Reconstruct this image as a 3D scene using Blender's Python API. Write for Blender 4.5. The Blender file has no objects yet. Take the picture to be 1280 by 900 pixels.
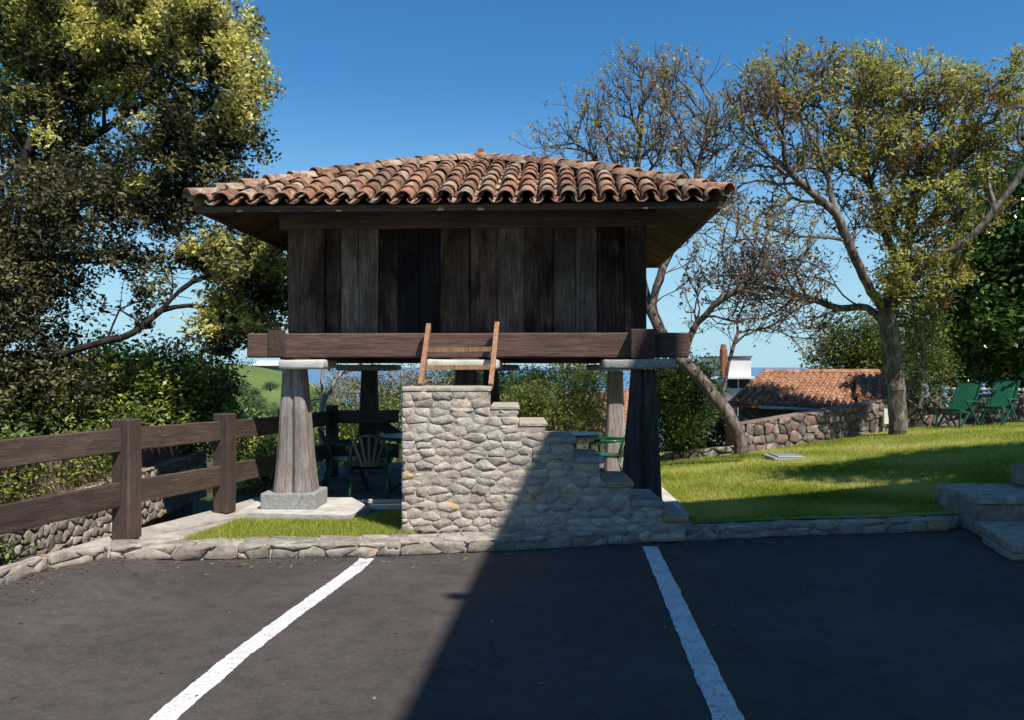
import bpy, bmesh, math, random
import numpy as np
from mathutils import Vector, Matrix, noise as mnoise
R = math.radians
random.seed(7); rng = np.random.default_rng(7)
S = bpy.context.scene
C = S.collection
# ---------------------------------------------------------------- camera
CAMH = 1.75; F = 1100.0; HOR = 458.0
cam = bpy.data.objects.new('camera', bpy.data.cameras.new('camera')); C.objects.link(cam)
cam.location = (0, 0, CAMH); cam.rotation_euler = (R(90) + math.atan(8 / F), 0, 0)
cam.data.lens = 36 * F / 1280; cam.data.clip_end = 60000; cam.data.clip_start = .05
S.camera = cam
# ---------------------------------------------------------------- light
SUN = Vector((.45, -.588, 1.0)).normalized()
W = bpy.data.worlds.new('World'); S.world = W; W.use_nodes = True
nt = W.node_tree; nt.nodes.clear()
sk = nt.nodes.new('ShaderNodeTexSky'); sk.sky_type = 'NISHITA'; sk.sun_disc = False
sk.sun_elevation = math.asin(SUN.z); sk.sun_rotation = math.atan2(SUN.x, SUN.y)
sk.air_density = .85; sk.dust_density = .1; sk.ozone_density = 5.0; sk.altitude = 0
bg = nt.nodes.new('ShaderNodeBackground'); bg.inputs[1].default_value = .112
wo = nt.nodes.new('ShaderNodeOutputWorld')
sat = nt.nodes.new('ShaderNodeHueSaturation'); sat.inputs['Saturation'].default_value = 1.17
mt = nt.nodes.new('ShaderNodeMix'); mt.data_type = 'RGBA'; mt.blend_type = 'MULTIPLY'; mt.inputs[0].default_value = 1; mt.inputs[7].default_value = (.74, 1.07, 1.08, 1)
nt.links.new(sk.outputs[0], sat.inputs['Color']); nt.links.new(sat.outputs[0], mt.inputs[6]); 
tcw = nt.nodes.new('ShaderNodeTexCoord'); sp_ = nt.nodes.new('ShaderNodeSeparateXYZ'); nt.links.new(tcw.outputs['Generated'], sp_.inputs[0])
mrw = nt.nodes.new('ShaderNodeMapRange'); mrw.interpolation_type = 'SMOOTHSTEP'; nt.links.new(sp_.outputs[2], mrw.inputs[0])
for i_, v_ in enumerate((-.02, .32, .9, 0)): mrw.inputs[i_ + 1].default_value = v_
hz_ = nt.nodes.new('ShaderNodeMix'); hz_.data_type = 'RGBA'; nt.links.new(mrw.outputs[0], hz_.inputs[0]); nt.links.new(mt.outputs[2], hz_.inputs[6])
hz_.inputs[7].default_value = (3.2, 4.9, 5.9, 1); nt.links.new(hz_.outputs[2], bg.inputs[0]); nt.links.new(bg.outputs[0], wo.inputs[0])
sl = bpy.data.lights.new('sun', 'SUN'); sl.energy = 5.0; sl.angle = R(.53); sl.color = (1, .955, .89)
so = bpy.data.objects.new('sun', sl); C.objects.link(so)
so.rotation_euler = SUN.to_track_quat('Z', 'Y').to_euler()
S.view_settings.view_transform = 'Standard'; S.view_settings.look = 'None'
S.view_settings.gamma = 1; S.view_settings.exposure = .3
S.render.resolution_x = 1024; S.render.resolution_y = 720
S.render.engine = 'CYCLES'

# ---------------------------------------------------------------- helpers
def P(px, py, d):
    "world point that stands at depth d along a line of sight"
    return Vector(((px - 640) / F * d, d, CAMH + (HOR - py) / F * d))
def G(px, py, z=0):
    "world point at height z along a line of sight"
    d = (CAMH - z) * F / (py - HOR); return Vector(((px - 640) / F * d, d, z))

def tag(o, label=None, cat=None, group=None, kind=None):
    if label: o['label'] = label
    if cat: o['category'] = cat
    if group: o['group'] = group
    if kind: o['kind'] = kind
    return o
def thing(name, label, cat, loc=(0, 0, 0), rz=0, group=None):
    o = bpy.data.objects.new(name, None); C.objects.link(o)
    o.location = loc; o.rotation_euler = (0, 0, rz); o.empty_display_size = .2
    return tag(o, label, cat, group)
def link(name, me, mat=None, parent=None, loc=(0, 0, 0), rot=(0, 0, 0), scale=(1, 1, 1)):
    o = bpy.data.objects.new(name, me); C.objects.link(o)
    if mat and not me.materials: me.materials.append(mat)
    o.parent = parent; o.location = loc; o.rotation_euler = rot; o.scale = scale
    return o
def mk(name, vs, fs, mat, parent=None, loc=(0, 0, 0), rot=(0, 0, 0), smooth=False, scale=(1, 1, 1)):
    me = bpy.data.meshes.new(name); me.from_pydata([tuple(v) for v in vs], [], fs); me.update()
    if smooth: me.shade_smooth()
    return link(name, me, mat, parent, loc, rot, scale)
def fast_mesh(name, V, Fa, tint=None):
    "V (n,3), Fa (m,k) with constant k"
    me = bpy.data.meshes.new(name); m, k = Fa.shape
    me.vertices.add(len(V)); me.vertices.foreach_set('co', np.ascontiguousarray(V, dtype=np.float32).ravel())
    me.loops.add(m * k); me.loops.foreach_set('vertex_index', Fa.astype(np.int32).ravel())
    me.polygons.add(m); me.polygons.foreach_set('loop_start', np.arange(0, m * k, k, dtype=np.int32))
    try: me.polygons.foreach_set('loop_total', np.full(m, k, dtype=np.int32))
    except Exception: pass
    if tint is not None:
        a = me.attributes.new('tint', 'FLOAT', 'FACE'); a.data.foreach_set('value', tint.astype(np.float32))
    me.update(calc_edges=True); return me
def rbox_me(name, w, d, h, b=.01, jit=0, cuts=0, seed=0, seg=1):
    "box centred in x and y, standing on z=0, bevelled, roughened"
    bm = bmesh.new(); bmesh.ops.create_cube(bm, size=1)
    for v in bm.verts: v.co = Vector((v.co.x * w, v.co.y * d, (v.co.z + .5) * h))
    if b: bmesh.ops.bevel(bm, geom=bm.edges[:], offset=b, segments=seg, affect='EDGES', profile=.6)
    if cuts:
        L = max(w, d, h); ax = (w, d, h).index(L)
        for k in range(1, cuts + 1):
            co = [0, 0, 0]; co[ax] = (-L / 2 if ax < 2 else 0) + L * k / (cuts + 1); no = [0, 0, 0]; no[ax] = 1
            bmesh.ops.bisect_plane(bm, geom=bm.verts[:] + bm.edges[:] + bm.faces[:], plane_co=co, plane_no=no)
    if jit:
        for v in bm.verts:
            n = mnoise.noise_vector(v.co * 3.1 + Vector((seed * 3.7, seed, seed * 1.3)))
            v.co += n * jit
    me = bpy.data.meshes.new(name); bm.to_mesh(me); bm.free(); return me
def box(name, mat, parent, lo, hi, b=.008, jit=0, cuts=0, seed=0, rot=(0, 0, 0)):
    w, d, h = hi[0] - lo[0], hi[1] - lo[1], hi[2] - lo[2]
    me = rbox_me(name, w, d, h, min(b, w / 3, d / 3, h / 3), jit, cuts, seed)
    return link(name, me, mat, parent, ((lo[0] + hi[0]) / 2, (lo[1] + hi[1]) / 2, lo[2]), rot)
def tube(pts, rad, k=8, cap=True):
    pts = [Vector(p) for p in pts]; n = len(pts)
    if not hasattr(rad, '__len__'): rad = [rad] * n
    vs = []; fs = []; up = Vector((.13, .2, 1)).normalized()
    for i, p in enumerate(pts):
        t = (pts[min(i + 1, n - 1)] - pts[max(i - 1, 0)]).normalized()
        a = t.cross(up)
        if a.length < .05: a = t.cross(Vector((1, 0, 0)))
        a.normalize(); b = t.cross(a)
        for j in range(k):
            an = 2 * math.pi * j / k
            vs.append(p + (a * math.cos(an) + b * math.sin(an)) * rad[i])
    for i in range(n - 1):
        for j in range(k):
            fs.append((i * k + j, i * k + (j + 1) % k, (i + 1) * k + (j + 1) % k, (i + 1) * k + j))
    if cap: fs.append(tuple(range(k))[::-1]); fs.append(tuple((n - 1) * k + j for j in range(k)))
    return vs, fs
def bar(p0, p1, w, t, side=None):
    "rectangular bar between two points; w across 'side', t the other way"
    p0 = Vector(p0); p1 = Vector(p1); a = (p1 - p0).normalized()
    s = Vector(side or (1, 0, 0)); s = (s - a * s.dot(a)).normalized(); u = a.cross(s)
    vs = [p + s * sx * w / 2 + u * sy * t / 2 for p in (p0, p1) for sx, sy in ((-1, -1), (1, -1), (1, 1), (-1, 1))]
    return vs, [(3, 2, 1, 0), (4, 5, 6, 7), (0, 1, 5, 4), (1, 2, 6, 5), (2, 3, 7, 6), (3, 0, 4, 7)]
class MB:
    def __init__(s): s.v = []; s.f = []
    def add(s, vf):
        o = len(s.v); s.v += [tuple(v) for v in vf[0]]; s.f += [tuple(i + o for i in f) for f in vf[1]]; return s
    def build(s, name, mat, parent=None, loc=(0, 0, 0), rot=(0, 0, 0), smooth=False):
        return mk(name, s.v, s.f, mat, parent, loc, rot, smooth)

# ---------------------------------------------------------------- materials
def newmat(name):
    m = bpy.data.materials.new(name); m.use_nodes = True
    t = m.node_tree; t.nodes.clear()
    return m, t, t.nodes.new('ShaderNodeOutputMaterial')
def N(t, typ, **kw):
    n = t.nodes.new(typ)
    for k, v in kw.items():
        if k.startswith('i_'): n.inputs[k[2:].replace('_', ' ')].default_value = v
        else: setattr(n, k, v)
    return n
def ramp(t, stops, src=None, interp='LINEAR'):
    r = t.nodes.new('ShaderNodeValToRGB'); r.color_ramp.interpolation = interp
    e = r.color_ramp.elements
    while len(e) < len(stops): e.new(.5)
    for x, (p, c) in zip(e, stops):
        x.position = p; x.color = (*c, 1) if len(c) == 3 else c
    if src is not None: t.links.new(src, r.inputs[0])
    return r
def mixc(t, fac, a, b, blend='MIX'):
    m = t.nodes.new('ShaderNodeMix'); m.data_type = 'RGBA'; m.blend_type = blend
    for s, v in ((0, fac), (6, a), (7, b)):
        if hasattr(v, 'is_output'): t.links.new(v, m.inputs[s])
        else: m.inputs[s].default_value = v if s == 0 else (*v, 1)
    return m.outputs[2]
def mapr(t, src, a, b, c, d):
    n = t.nodes.new('ShaderNodeMapRange'); t.links.new(src, n.inputs[0])
    for i, v in enumerate((a, b, c, d)): n.inputs[i + 1].default_value = v
    return n.outputs[0]
def coords(t, scale=(1, 1, 1), rnd=True, kind='Object'):
    tc = N(t, 'ShaderNodeTexCoord'); out = tc.outputs[kind]
    oi = N(t, 'ShaderNodeObjectInfo')
    if rnd:
        cb = N(t, 'ShaderNodeVectorMath', operation='SCALE'); cb.inputs[0].default_value = (37, 59, 83)
        t.links.new(oi.outputs['Random'], cb.inputs['Scale'])
        ad = N(t, 'ShaderNodeVectorMath', operation='ADD')
        t.links.new(out, ad.inputs[0]); t.links.new(cb.outputs[0], ad.inputs[1]); out = ad.outputs[0]
    mp = N(t, 'ShaderNodeMapping'); mp.inputs['Scale'].default_value = scale
    t.links.new(out, mp.inputs[0]); return mp.outputs[0], oi.outputs['Random'], tc
def noise(t, vec, scale, detail=5, rough=.55, dist=0):
    n = N(t, 'ShaderNodeTexNoise'); t.links.new(vec, n.inputs['Vector'])
    n.inputs['Scale'].default_value = scale; n.inputs['Detail'].default_value = detail
    n.inputs['Roughness'].default_value = rough; n.inputs['Distortion'].default_value = dist
    return n.outputs[0]
def finish(t, out, col, rough, bumps, spec=.3):
    p = N(t, 'ShaderNodeBsdfPrincipled'); t.links.new(col, p.inputs['Base Color'])
    if hasattr(rough, 'is_output'): t.links.new(rough, p.inputs['Roughness'])
    else: p.inputs['Roughness'].default_value = rough
    p.inputs['Specular IOR Level'].default_value = spec
    last = None
    for src, st, dist in bumps:
        b = N(t, 'ShaderNodeBump'); b.inputs['Strength'].default_value = st; b.inputs['Distance'].default_value = dist
        t.links.new(src, b.inputs['Height'])
        if last: t.links.new(last, b.inputs['Normal'])
        last = b.outputs[0]
    if last: t.links.new(last, p.inputs['Normal'])
    t.links.new(p.outputs[0], out.inputs[0]); return p

def mat_wood(name, dark, mid, light, axis='z', rough=.75, blot=.5, spec=.2, rndv=.5):
    m, t, out = newmat(name)
    sc = {'z': (9, 9, .7), 'x': (.7, 9, 9), 'y': (9, .7, 9)}[axis]
    v, rnd, tc = coords(t, sc)
    v2, _, _ = coords(t, (1.2, 1.2, .7) if axis == 'z' else (.9, 1.2, 1.2))
    g = noise(t, v, 3.6, 9, .72, .25); f = noise(t, v, 15, 7, .75)
    bl = noise(t, v2, 1.6, 5, .6, .4)
    c = ramp(t, [(.25, dark), (.5, mid), (.78, light)], g).outputs[0]
    c = mixc(t, mapr(t, f, .48, .66, 0, .6), c, tuple(x * .6 for x in dark))
    fac = mapr(t, bl, .44, .58, 0, blot)
    c = mixc(t, fac, c, tuple(x * .45 for x in dark))
    br = mapr(t, rnd, 0, 1, 1 - rndv, 1 + rndv)
    hs = N(t, 'ShaderNodeHueSaturation'); t.links.new(br, hs.inputs['Value']); t.links.new(c, hs.inputs['Color'])
    finish(t, out, hs.outputs[0], rough, [(g, .7, .014), (f, .7, .006)], spec); return m
def mat_stone(name, cols, accent=None, sc=7, rough=.9, bump=.6, dirt=.35, rndv=.18, lichen=None, accfrac=.9):
    m, t, out = newmat(name)
    v, rnd, tc = coords(t)
    a = noise(t, v, sc, 8, .62); b = noise(t, v, sc * 5, 5, .7); bg_ = noise(t, v, sc * .35, 4, .6, .6)
    c = ramp(t, [(.3, cols[0]), (.52, cols[1]), (.72, cols[2])], a).outputs[0]
    if accent:
        r2 = ramp(t, [(0, (0, 0, 0)), (accfrac, (1, 1, 1))], rnd, 'CONSTANT').outputs[0]
        bb = mapr(t, bg_, .45, .58, 0, .85)
        mm = N(t, 'ShaderNodeMath', operation='MULTIPLY'); t.links.new(r2, mm.inputs[0]); t.links.new(bb, mm.inputs[1])
        c = mixc(t, mm.outputs[0], c, accent)
    d = mapr(t, b, .5, .72, 0, dirt)
    c = mixc(t, d, c, tuple(x * .35 for x in cols[0]))
    if lichen:
        l = noise(t, v, sc * 1.7, 6, .7, .5); lf = mapr(t, l, .56, .66, 0, .8)
        c = mixc(t, lf, c, lichen)
    hs = N(t, 'ShaderNodeHueSaturation'); t.links.new(c, hs.inputs['Color'])
    t.links.new(mapr(t, rnd, 0, 1, 1 - rndv, 1 + rndv), hs.inputs['Value'])
    finish(t, out, hs.outputs[0], rough, [(a, bump, .03), (b, bump, .008)], .2); return m
def mat_tile(name):
    m, t, out = newmat(name)
    v, rnd, tc = coords(t)
    base = ramp(t, [(0, (.30, .125, .065)), (.2, (.38, .185, .105)), (.4, (.20, .10, .065)), (.55, (.43, .265, .17)),
                    (.7, (.17, .095, .07)), (.85, (.46, .31, .22)), (1, (.34, .14, .075))], rnd).outputs[0]
    a = noise(t, v, 9, 8, .65, .4); b = noise(t, v, 26, 5, .7); l = noise(t, v, 5, 7, .68, .8)
    c = mixc(t, mapr(t, a, .47, .62, 0, .85), base, (.055, .042, .035))
    c = mixc(t, mapr(t, l, .53, .63, 0, .7), c, (.49, .43, .33))
    c = mixc(t, mapr(t, b, .6, .72, 0, .6), c, (.42, .36, .2))
    finish(t, out, c, .9, [(a, .6, .02), (b, .6, .006)], .15); return m
def mat_leaf(name, dark, mid, bright, trans=.35, rough=.5, spec=.35):
    m, t, out = newmat(name)
    at = N(t, 'ShaderNodeAttribute', attribute_name='tint')
    c = ramp(t, [(0, dark), (.5, mid), (1, bright)], at.outputs['Fac']).outputs[0]
    p = N(t, 'ShaderNodeBsdfPrincipled'); t.links.new(c, p.inputs['Base Color'])
    p.inputs['Roughness'].default_value = rough; p.inputs['Specular IOR Level'].default_value = spec
    tr = N(t, 'ShaderNodeBsdfTranslucent')
    hs = N(t, 'ShaderNodeHueSaturation'); t.links.new(c, hs.inputs['Color']); hs.inputs['Value'].default_value = 1.3
    t.links.new(hs.outputs[0], tr.inputs[0])
    mx = N(t, 'ShaderNodeMixShader'); mx.inputs[0].default_value = trans
    t.links.new(p.outputs[0], mx.inputs[1]); t.links.new(tr.outputs[0], mx.inputs[2])
    t.links.new(mx.outputs[0], out.inputs[0]); return m
def mat_plain(name, col, rough=.6, var=.12, sc=8, bump=.2, spec=.3, metal=0, dirt=None):
    m, t, out = newmat(name)
    v, rnd, tc = coords(t); a = noise(t, v, sc, 6, .6)
    c = ramp(t, [(.3, tuple(x * (1 - var) for x in col)), (.7, tuple(min(1, x * (1 + var)) for x in col))], a).outputs[0]
    if dirt: c = mixc(t, mapr(t, noise(t, v, sc * .3, 6, .65), .5, .7, 0, .6), c, dirt)
    p = finish(t, out, c, rough, [(a, bump, .006)], spec); p.inputs['Metallic'].default_value = metal; return m
def mat_bark(name, a, b, c_):
    m, t, out = newmat(name)
    v, rnd, tc = coords(t, (3, 3, 1.2), rnd=False); n1 = noise(t, v, 3, 7, .65, .6); n2 = noise(t, v, 16, 5, .7)
    c = ramp(t, [(.32, a), (.5, b), (.68, c_)], n1).outputs[0]
    finish(t, out, c, .9, [(n1, 1.0, .05), (n2, 1.0, .018)], .15); return m

m_plank = mat_wood('weathered_plank', (.018, .010, .008), (.075, .043, .031), (.25, .175, .14), 'z', .8, .8, .12, .75)
m_plankb = mat_wood('blackened_plank', (.008, .007, .008), (.022, .017, .018), (.06, .045, .042), 'z', .8, .6, .12, .3)
m_plankl = mat_wood('silvered_plank', (.065, .043, .031), (.205, .143, .106), (.46, .355, .285), 'z', .85, .55, .12, .3)
m_plankm = mat_wood('brown_plank', (.035, .020, .013), (.135, .080, .056), (.31, .21, .165), 'z', .8, .75, .12, .35)
m_beam = mat_wood('dark_beam', (.060, .032, .024), (.15, .088, .068), (.25, .165, .13), 'x', .65, .25, .25, .12)
m_beamy = mat_wood('dark_beam_y', (.04, .022, .017), (.085, .052, .043), (.15, .10, .08), 'y', .65, .3, .25, .12)
m_soff = mat_wood('soffit_wood', (.07, .042, .025), (.15, .095, .055), (.25, .17, .10), 'x', .8, .4, .15, .3)
m_soffy = mat_wood('soffit_wood_y', (.07, .042, .025), (.15, .095, .055), (.25, .17, .10), 'y', .8, .4, .15, .3)
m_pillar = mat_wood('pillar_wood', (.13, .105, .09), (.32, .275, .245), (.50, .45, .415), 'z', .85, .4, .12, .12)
m_pillar_shade = mat_wood('pillar_wood_shade', (.035, .027, .025), (.10, .08, .075), (.2, .165, .15), 'z', .85, .4, .12, .12)  # pillar wood darkened for the pillars in shade, shade put into the colour
m_fence = mat_wood('fence_wood', (.045, .029, .022), (.098, .067, .053), (.17, .125, .10), 'x', .7, .3, .25, .2)
m_fencez = mat_wood('fence_wood_z', (.045, .029, .022), (.098, .067, .053), (.17, .125, .10), 'z', .7, .3, .25, .2)
m_ladder = mat_wood('ladder_wood', (.15, .07, .04), (.36, .18, .10), (.56, .36, .21), 'z', .6, .1, .3, .1)
m_tile = mat_tile('roof_tile')
m_stone = mat_stone('rubble_stone', [(.33, .275, .22), (.50, .43, .355), (.62, .56, .48)], (.50, .30, .11), 9, dirt=.5, rndv=.2, bump=1.0)
m_pink = mat_stone('rubble_stone_brown', [(.08, .062, .052), (.175, .14, .118), (.40, .345, .30)], (.22, .13, .10), 7, dirt=.4, rndv=.3, accfrac=.6)
m_kerb = mat_stone('kerb_stone', [(.20, .165, .135), (.34, .29, .245), (.49, .435, .375)], (.34, .21, .09), 6, dirt=.5, rndv=.2, lichen=(.40, .39, .35))
m_slab = mat_stone('pale_slab', [(.40, .37, .33), (.56, .53, .48), (.68, .66, .62)], None, 5, dirt=.25, rndv=.08, bump=.35)
m_granite = mat_stone('granite', [(.19, .19, .18), (.31, .31, .295), (.42, .42, .40)], None, 30, dirt=.5, rndv=.05, bump=.3)
m_mortar = mat_stone('mortar', [(.34, .285, .225), (.48, .41, .335), (.60, .53, .44)], None, 12, dirt=.55, rndv=0, bump=1.0)
m_conc = mat_stone('old_concrete', [(.27, .235, .20), (.41, .37, .32), (.54, .50, .45)], None, 3, dirt=.35, rndv=0, bump=.4)
m_patio_shade = mat_stone('patio_shade_concrete', [(.09, .078, .066), (.15, .13, .11), (.22, .195, .17)], None, 3, dirt=.35, rndv=0, bump=.4)  # darker copy of the concrete, granary shade put into the colour
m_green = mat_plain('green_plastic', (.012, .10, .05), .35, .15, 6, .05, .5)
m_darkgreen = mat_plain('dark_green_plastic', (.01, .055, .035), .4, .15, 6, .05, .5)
m_white = mat_plain('white_render', (.70, .69, .66), .85, .06, 3, .15, .2, dirt=(.45, .42, .38))
m_cream = mat_plain('cream_render', (.62, .56, .46), .85, .08, 3, .15, .2)
m_slate = mat_plain('grey_roof', (.12, .12, .125), .8, .25, 8, .3, .2)
m_glass = mat_plain('window_glass', (.03, .04, .05), .12, .1, 2, 0, .6)
m_earthw = mat_plain('brown_render', (.24, .17, .135), .9, .3, 5, .4, .1, dirt=(.12, .10, .07))
m_metal = mat_plain('grey_metal', (.45, .45, .43), .4, .1, 12, .1, .5, .6)
m_pot = mat_plain('terracotta', (.30, .12, .06), .8, .2, 10, .2)
m_bark_d = mat_bark('dark_bark', (.018, .013, .011), (.045, .034, .028), (.085, .067, .055))
m_bark_g = mat_bark('grey_bark', (.10, .08, .065), (.24, .20, .17), (.42, .38, .33))
m_bark_b = mat_bark('lichen_bark', (.055, .042, .035), (.15, .12, .10), (.36, .32, .27))
m_bark_r = mat_bark('twiggy_bark', (.06, .043, .036), (.15, .115, .097), (.32, .275, .235))
m_bark_o = mat_bark('orange_bark', (.2, .08, .04), (.36, .17, .09), (.48, .30, .2))
m_bark_w = mat_bark('pale_bark', (.30, .26, .21), (.48, .43, .36), (.62, .57, .5))

# asphalt
m_asph, t, out = newmat('asphalt')
v, _, tc = coords(t, rnd=False)
a = noise(t, v, .55, 6, .6, .5); b = noise(t, v, 70, 3, .75); b2 = noise(t, v, 26, 5, .8); dd = noise(t, v, 6, 6, .6)
vo = N(t, 'ShaderNodeTexVoronoi'); vo.inputs['Scale'].default_value = 22; t.links.new(v, vo.inputs['Vector'])
c = ramp(t, [(.3, (.056, .046, .041)), (.5, (.077, .063, .057)), (.7, (.100, .083, .075))], a).outputs[0]
c = mixc(t, mapr(t, dd, .45, .65, 0, .45), c, (.032, .028, .029))
rs1 = noise(t, v, 1.7, 5, .7, 1.2); c = mixc(t, mapr(t, rs1, .53, .68, 0, .5), c, (.085, .066, .052))
c = mixc(t, mapr(t, b2, .52, .70, 0, .32), c, (.21, .18, .16))
c = mixc(t, mapr(t, b, .54, .70, 0, .7), c, (.022, .02, .022))
sp = ramp(t, [(0, (1, 1, 1)), (.07, (0, 0, 0))], vo.outputs['Distance']).outputs[0]
c = mixc(t, sp, c, (.42, .39, .35))
dv = N(t, 'ShaderNodeVectorMath', operation='ADD'); nz = N(t, 'ShaderNodeTexNoise'); nz.inputs['Scale'].default_value = 1.6; nz.inputs['Detail'].default_value = 7; t.links.new(v, nz.inputs['Vector'])
t.links.new(v, dv.inputs[0]); t.links.new(nz.outputs[1], dv.inputs[1]); vc = N(t, 'ShaderNodeTexVoronoi', feature='DISTANCE_TO_EDGE'); vc.inputs['Scale'].default_value = .42; t.links.new(dv.outputs[0], vc.inputs['Vector'])
crk = ramp(t, [(0, (1, 1, 1)), (.006, (0, 0, 0))], vc.outputs['Distance']).outputs[0]; gate = mapr(t, noise(t, v, .35, 2, .5), .5, .56, 0, .75); mg = N(t, 'ShaderNodeMath', operation='MULTIPLY'); t.links.new(crk, mg.inputs[0]); t.links.new(gate, mg.inputs[1])
c = mixc(t, mg.outputs[0], c, (.018, .016, .016))
oil = mapr(t, noise(t, v, .9, 3, .5, .3), .62, .70, 0, .5); c = mixc(t, oil, c, (.03, .027, .027))
finish(t, out, c, .88, [(b2, .6, .006), (b, .7, .004), (a, .2, .05)], .25)
# worn road paint
m_paint, t, out = newmat('road_paint')
v, _, tc = coords(t, rnd=False)
b = noise(t, v, 60, 4, .75); a = noise(t, v, 5, 6, .65)
c = ramp(t, [(.35, (.60, .58, .57)), (.6, (.78, .76, .75))], a).outputs[0]
vo = N(t, 'ShaderNodeTexVoronoi', feature='DISTANCE_TO_EDGE'); vo.inputs['Scale'].default_value = 9; t.links.new(v, vo.inputs['Vector'])
cr = ramp(t, [(0, (1, 1, 1)), (.03, (0, 0, 0))], vo.outputs['Distance']).outputs[0]
c = mixc(t, mapr(t, cr, 0, 1, 0, .4), c, (.2, .19, .19))
w2 = noise(t, v, 14, 7, .75); c = mixc(t, mapr(t, w2, .56, .64, 0, .65), c, (.2, .185, .18))
c = mixc(t, mapr(t, b, .54, .66, 0, .85), c, (.14, .13, .13))
finish(t, out, c, .7, [(b, .6, .004)], .3)
# lawn soil / turf
def mat_turf(name, c1, c2, c3, dry, sc=1.0):
    m, t, out = newmat(name)
    v, _, tc = coords(t, rnd=False)
    a = noise(t, v, .8 * sc, 6, .6, .4); b = noise(t, v, 45 * sc, 5, .75); d = noise(t, v, .33 * sc, 4, .6)
    c = ramp(t, [(.3, c1), (.5, c2), (.68, c3)], a).outputs[0]
    c = mixc(t, mapr(t, b, .45, .7, 0, .6), c, tuple(x * .45 for x in c1))
    c = mixc(t, mapr(t, d, .55, .68, 0, .7), c, dry)
    finish(t, out, c, .95, [(b, .9, .03)], .1); return m
m_turf = mat_turf('turf', (.20, .26, .03), (.28, .33, .04), (.35, .38, .06), (.38, .32, .10))
m_field = mat_turf('field', (.085, .13, .04), (.12, .17, .05), (.17, .21, .07), (.06, .10, .035), .03)
m_earth = mat_turf('earth', (.06, .07, .03), (.10, .09, .045), (.13, .11, .06), (.05, .07, .02), .6)
def mat_blade(name, d, m_, b):
    return mat_leaf(name, d, m_, b, .35, .6, .2)
m_blade = mat_blade('grass_blade', (.18, .22, .022), (.35, .39, .055), (.60, .53, .18))
# sea
m_sea, t, out = newmat('sea')
v, _, tc = coords(t, rnd=False); a = noise(t, v, .004, 5, .6); b = noise(t, v, .05, 4, .6)
c = ramp(t, [(.3, (.09, .17, .28)), (.7, (.13, .23, .36))], a).outputs[0]
finish(t, out, c, .35, [(b, .4, 3)], .4)

L_oak = mat_leaf('oak_leaf', (.024, .028, .014), (.14, .13, .04), (.66, .61, .18), .3, .45, .4)
L_holm = mat_leaf('holm_leaf', (.026, .030, .016), (.105, .098, .045), (.30, .26, .11), .2, .5, .25)
L_hedge = mat_leaf('hedge_leaf', (.03, .06, .012), (.12, .17, .028), (.42, .46, .10), .35, .45, .4)
L_bronze = mat_leaf('bronze_leaf', (.20, .105, .04), (.29, .255, .055), (.50, .48, .12), .4, .5, .3)
L_red = mat_leaf('red_bud', (.11, .05, .035), (.24, .13, .06), (.46, .38, .09), .3, .5, .3)
L_magn = mat_leaf('magnolia_leaf', (.012, .03, .008), (.045, .105, .018), (.14, .25, .045), .2, .3, .6)
L_vine = mat_leaf('vine_leaf', (.06, .09, .015), (.14, .17, .03), (.32, .32, .07), .4, .5, .3)
L_far = mat_leaf('far_leaf', (.014, .03, .014), (.03, .06, .022), (.06, .10, .03), .2, .6, .2)
L_dry = mat_leaf('dry_leaf', (.08, .07, .035), (.18, .16, .08), (.32, .29, .16), .3, .6, .2)

# ---------------------------------------------------------------- rubble stones (Voronoi cells clipped to a face)
def clip(poly, nx, ny, c):
    res = []; n = len(poly)
    for i in range(n):
        p, q = poly[i], poly[(i + 1) % n]
        a = nx * p[0] + ny * p[1] - c; b = nx * q[0] + ny * q[1] - c
        if a <= 0: res.append(p)
        if (a < 0 < b) or (b < 0 < a):
            u = a / (a - b); res.append((p[0] + (q[0] - p[0]) * u, p[1] + (q[1] - p[1]) * u))
    return res
def cells(w, h, sw, sh, rnd, coursed=.25, x0=0, z0=0):
    "irregular stone outlines filling w x h"
    seeds = []; z = 0; r = 0
    while z < h:
        x = -rnd.random() * sw
        while x < w + sw * .4:
            s = sw * rnd.choice((.5, .75, .95, 1.1, 1.5)) * rnd.uniform(.88, 1.12)
            seeds.append((x + s / 2, z + sh / 2 + rnd.uniform(-1, 1) * sh * (.5 - coursed)))
            x += s
        z += sh * rnd.uniform(.9, 1.1)
    k = sh / sw * 1.25; out = []
    for i, (sx, sz) in enumerate(seeds):
        poly = [(0, 0), (w, 0), (w, h), (0, h)]
        near = sorted((((ox - sx) * k) ** 2 + (oz - sz) ** 2, ox, oz) for j, (ox, oz) in enumerate(seeds) if j != i)[:12]
        for _, ox, oz in near:
            nx = (ox - sx) * k * k; nz = oz - sz
            c = (((ox * k) ** 2 - (sx * k) ** 2) + oz ** 2 - sz ** 2) / 2
            poly = clip(poly, nx, nz, c)
            if len(poly) < 3: break
        if len(poly) >= 3: out.append(((sx + x0, sz + z0), [(a + x0, b + z0) for a, b in poly]))
    return out
def area(p): return abs(sum(p[i][0] * p[(i + 1) % len(p)][1] - p[(i + 1) % len(p)][0] * p[i][1] for i in range(len(p)))) / 2
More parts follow.
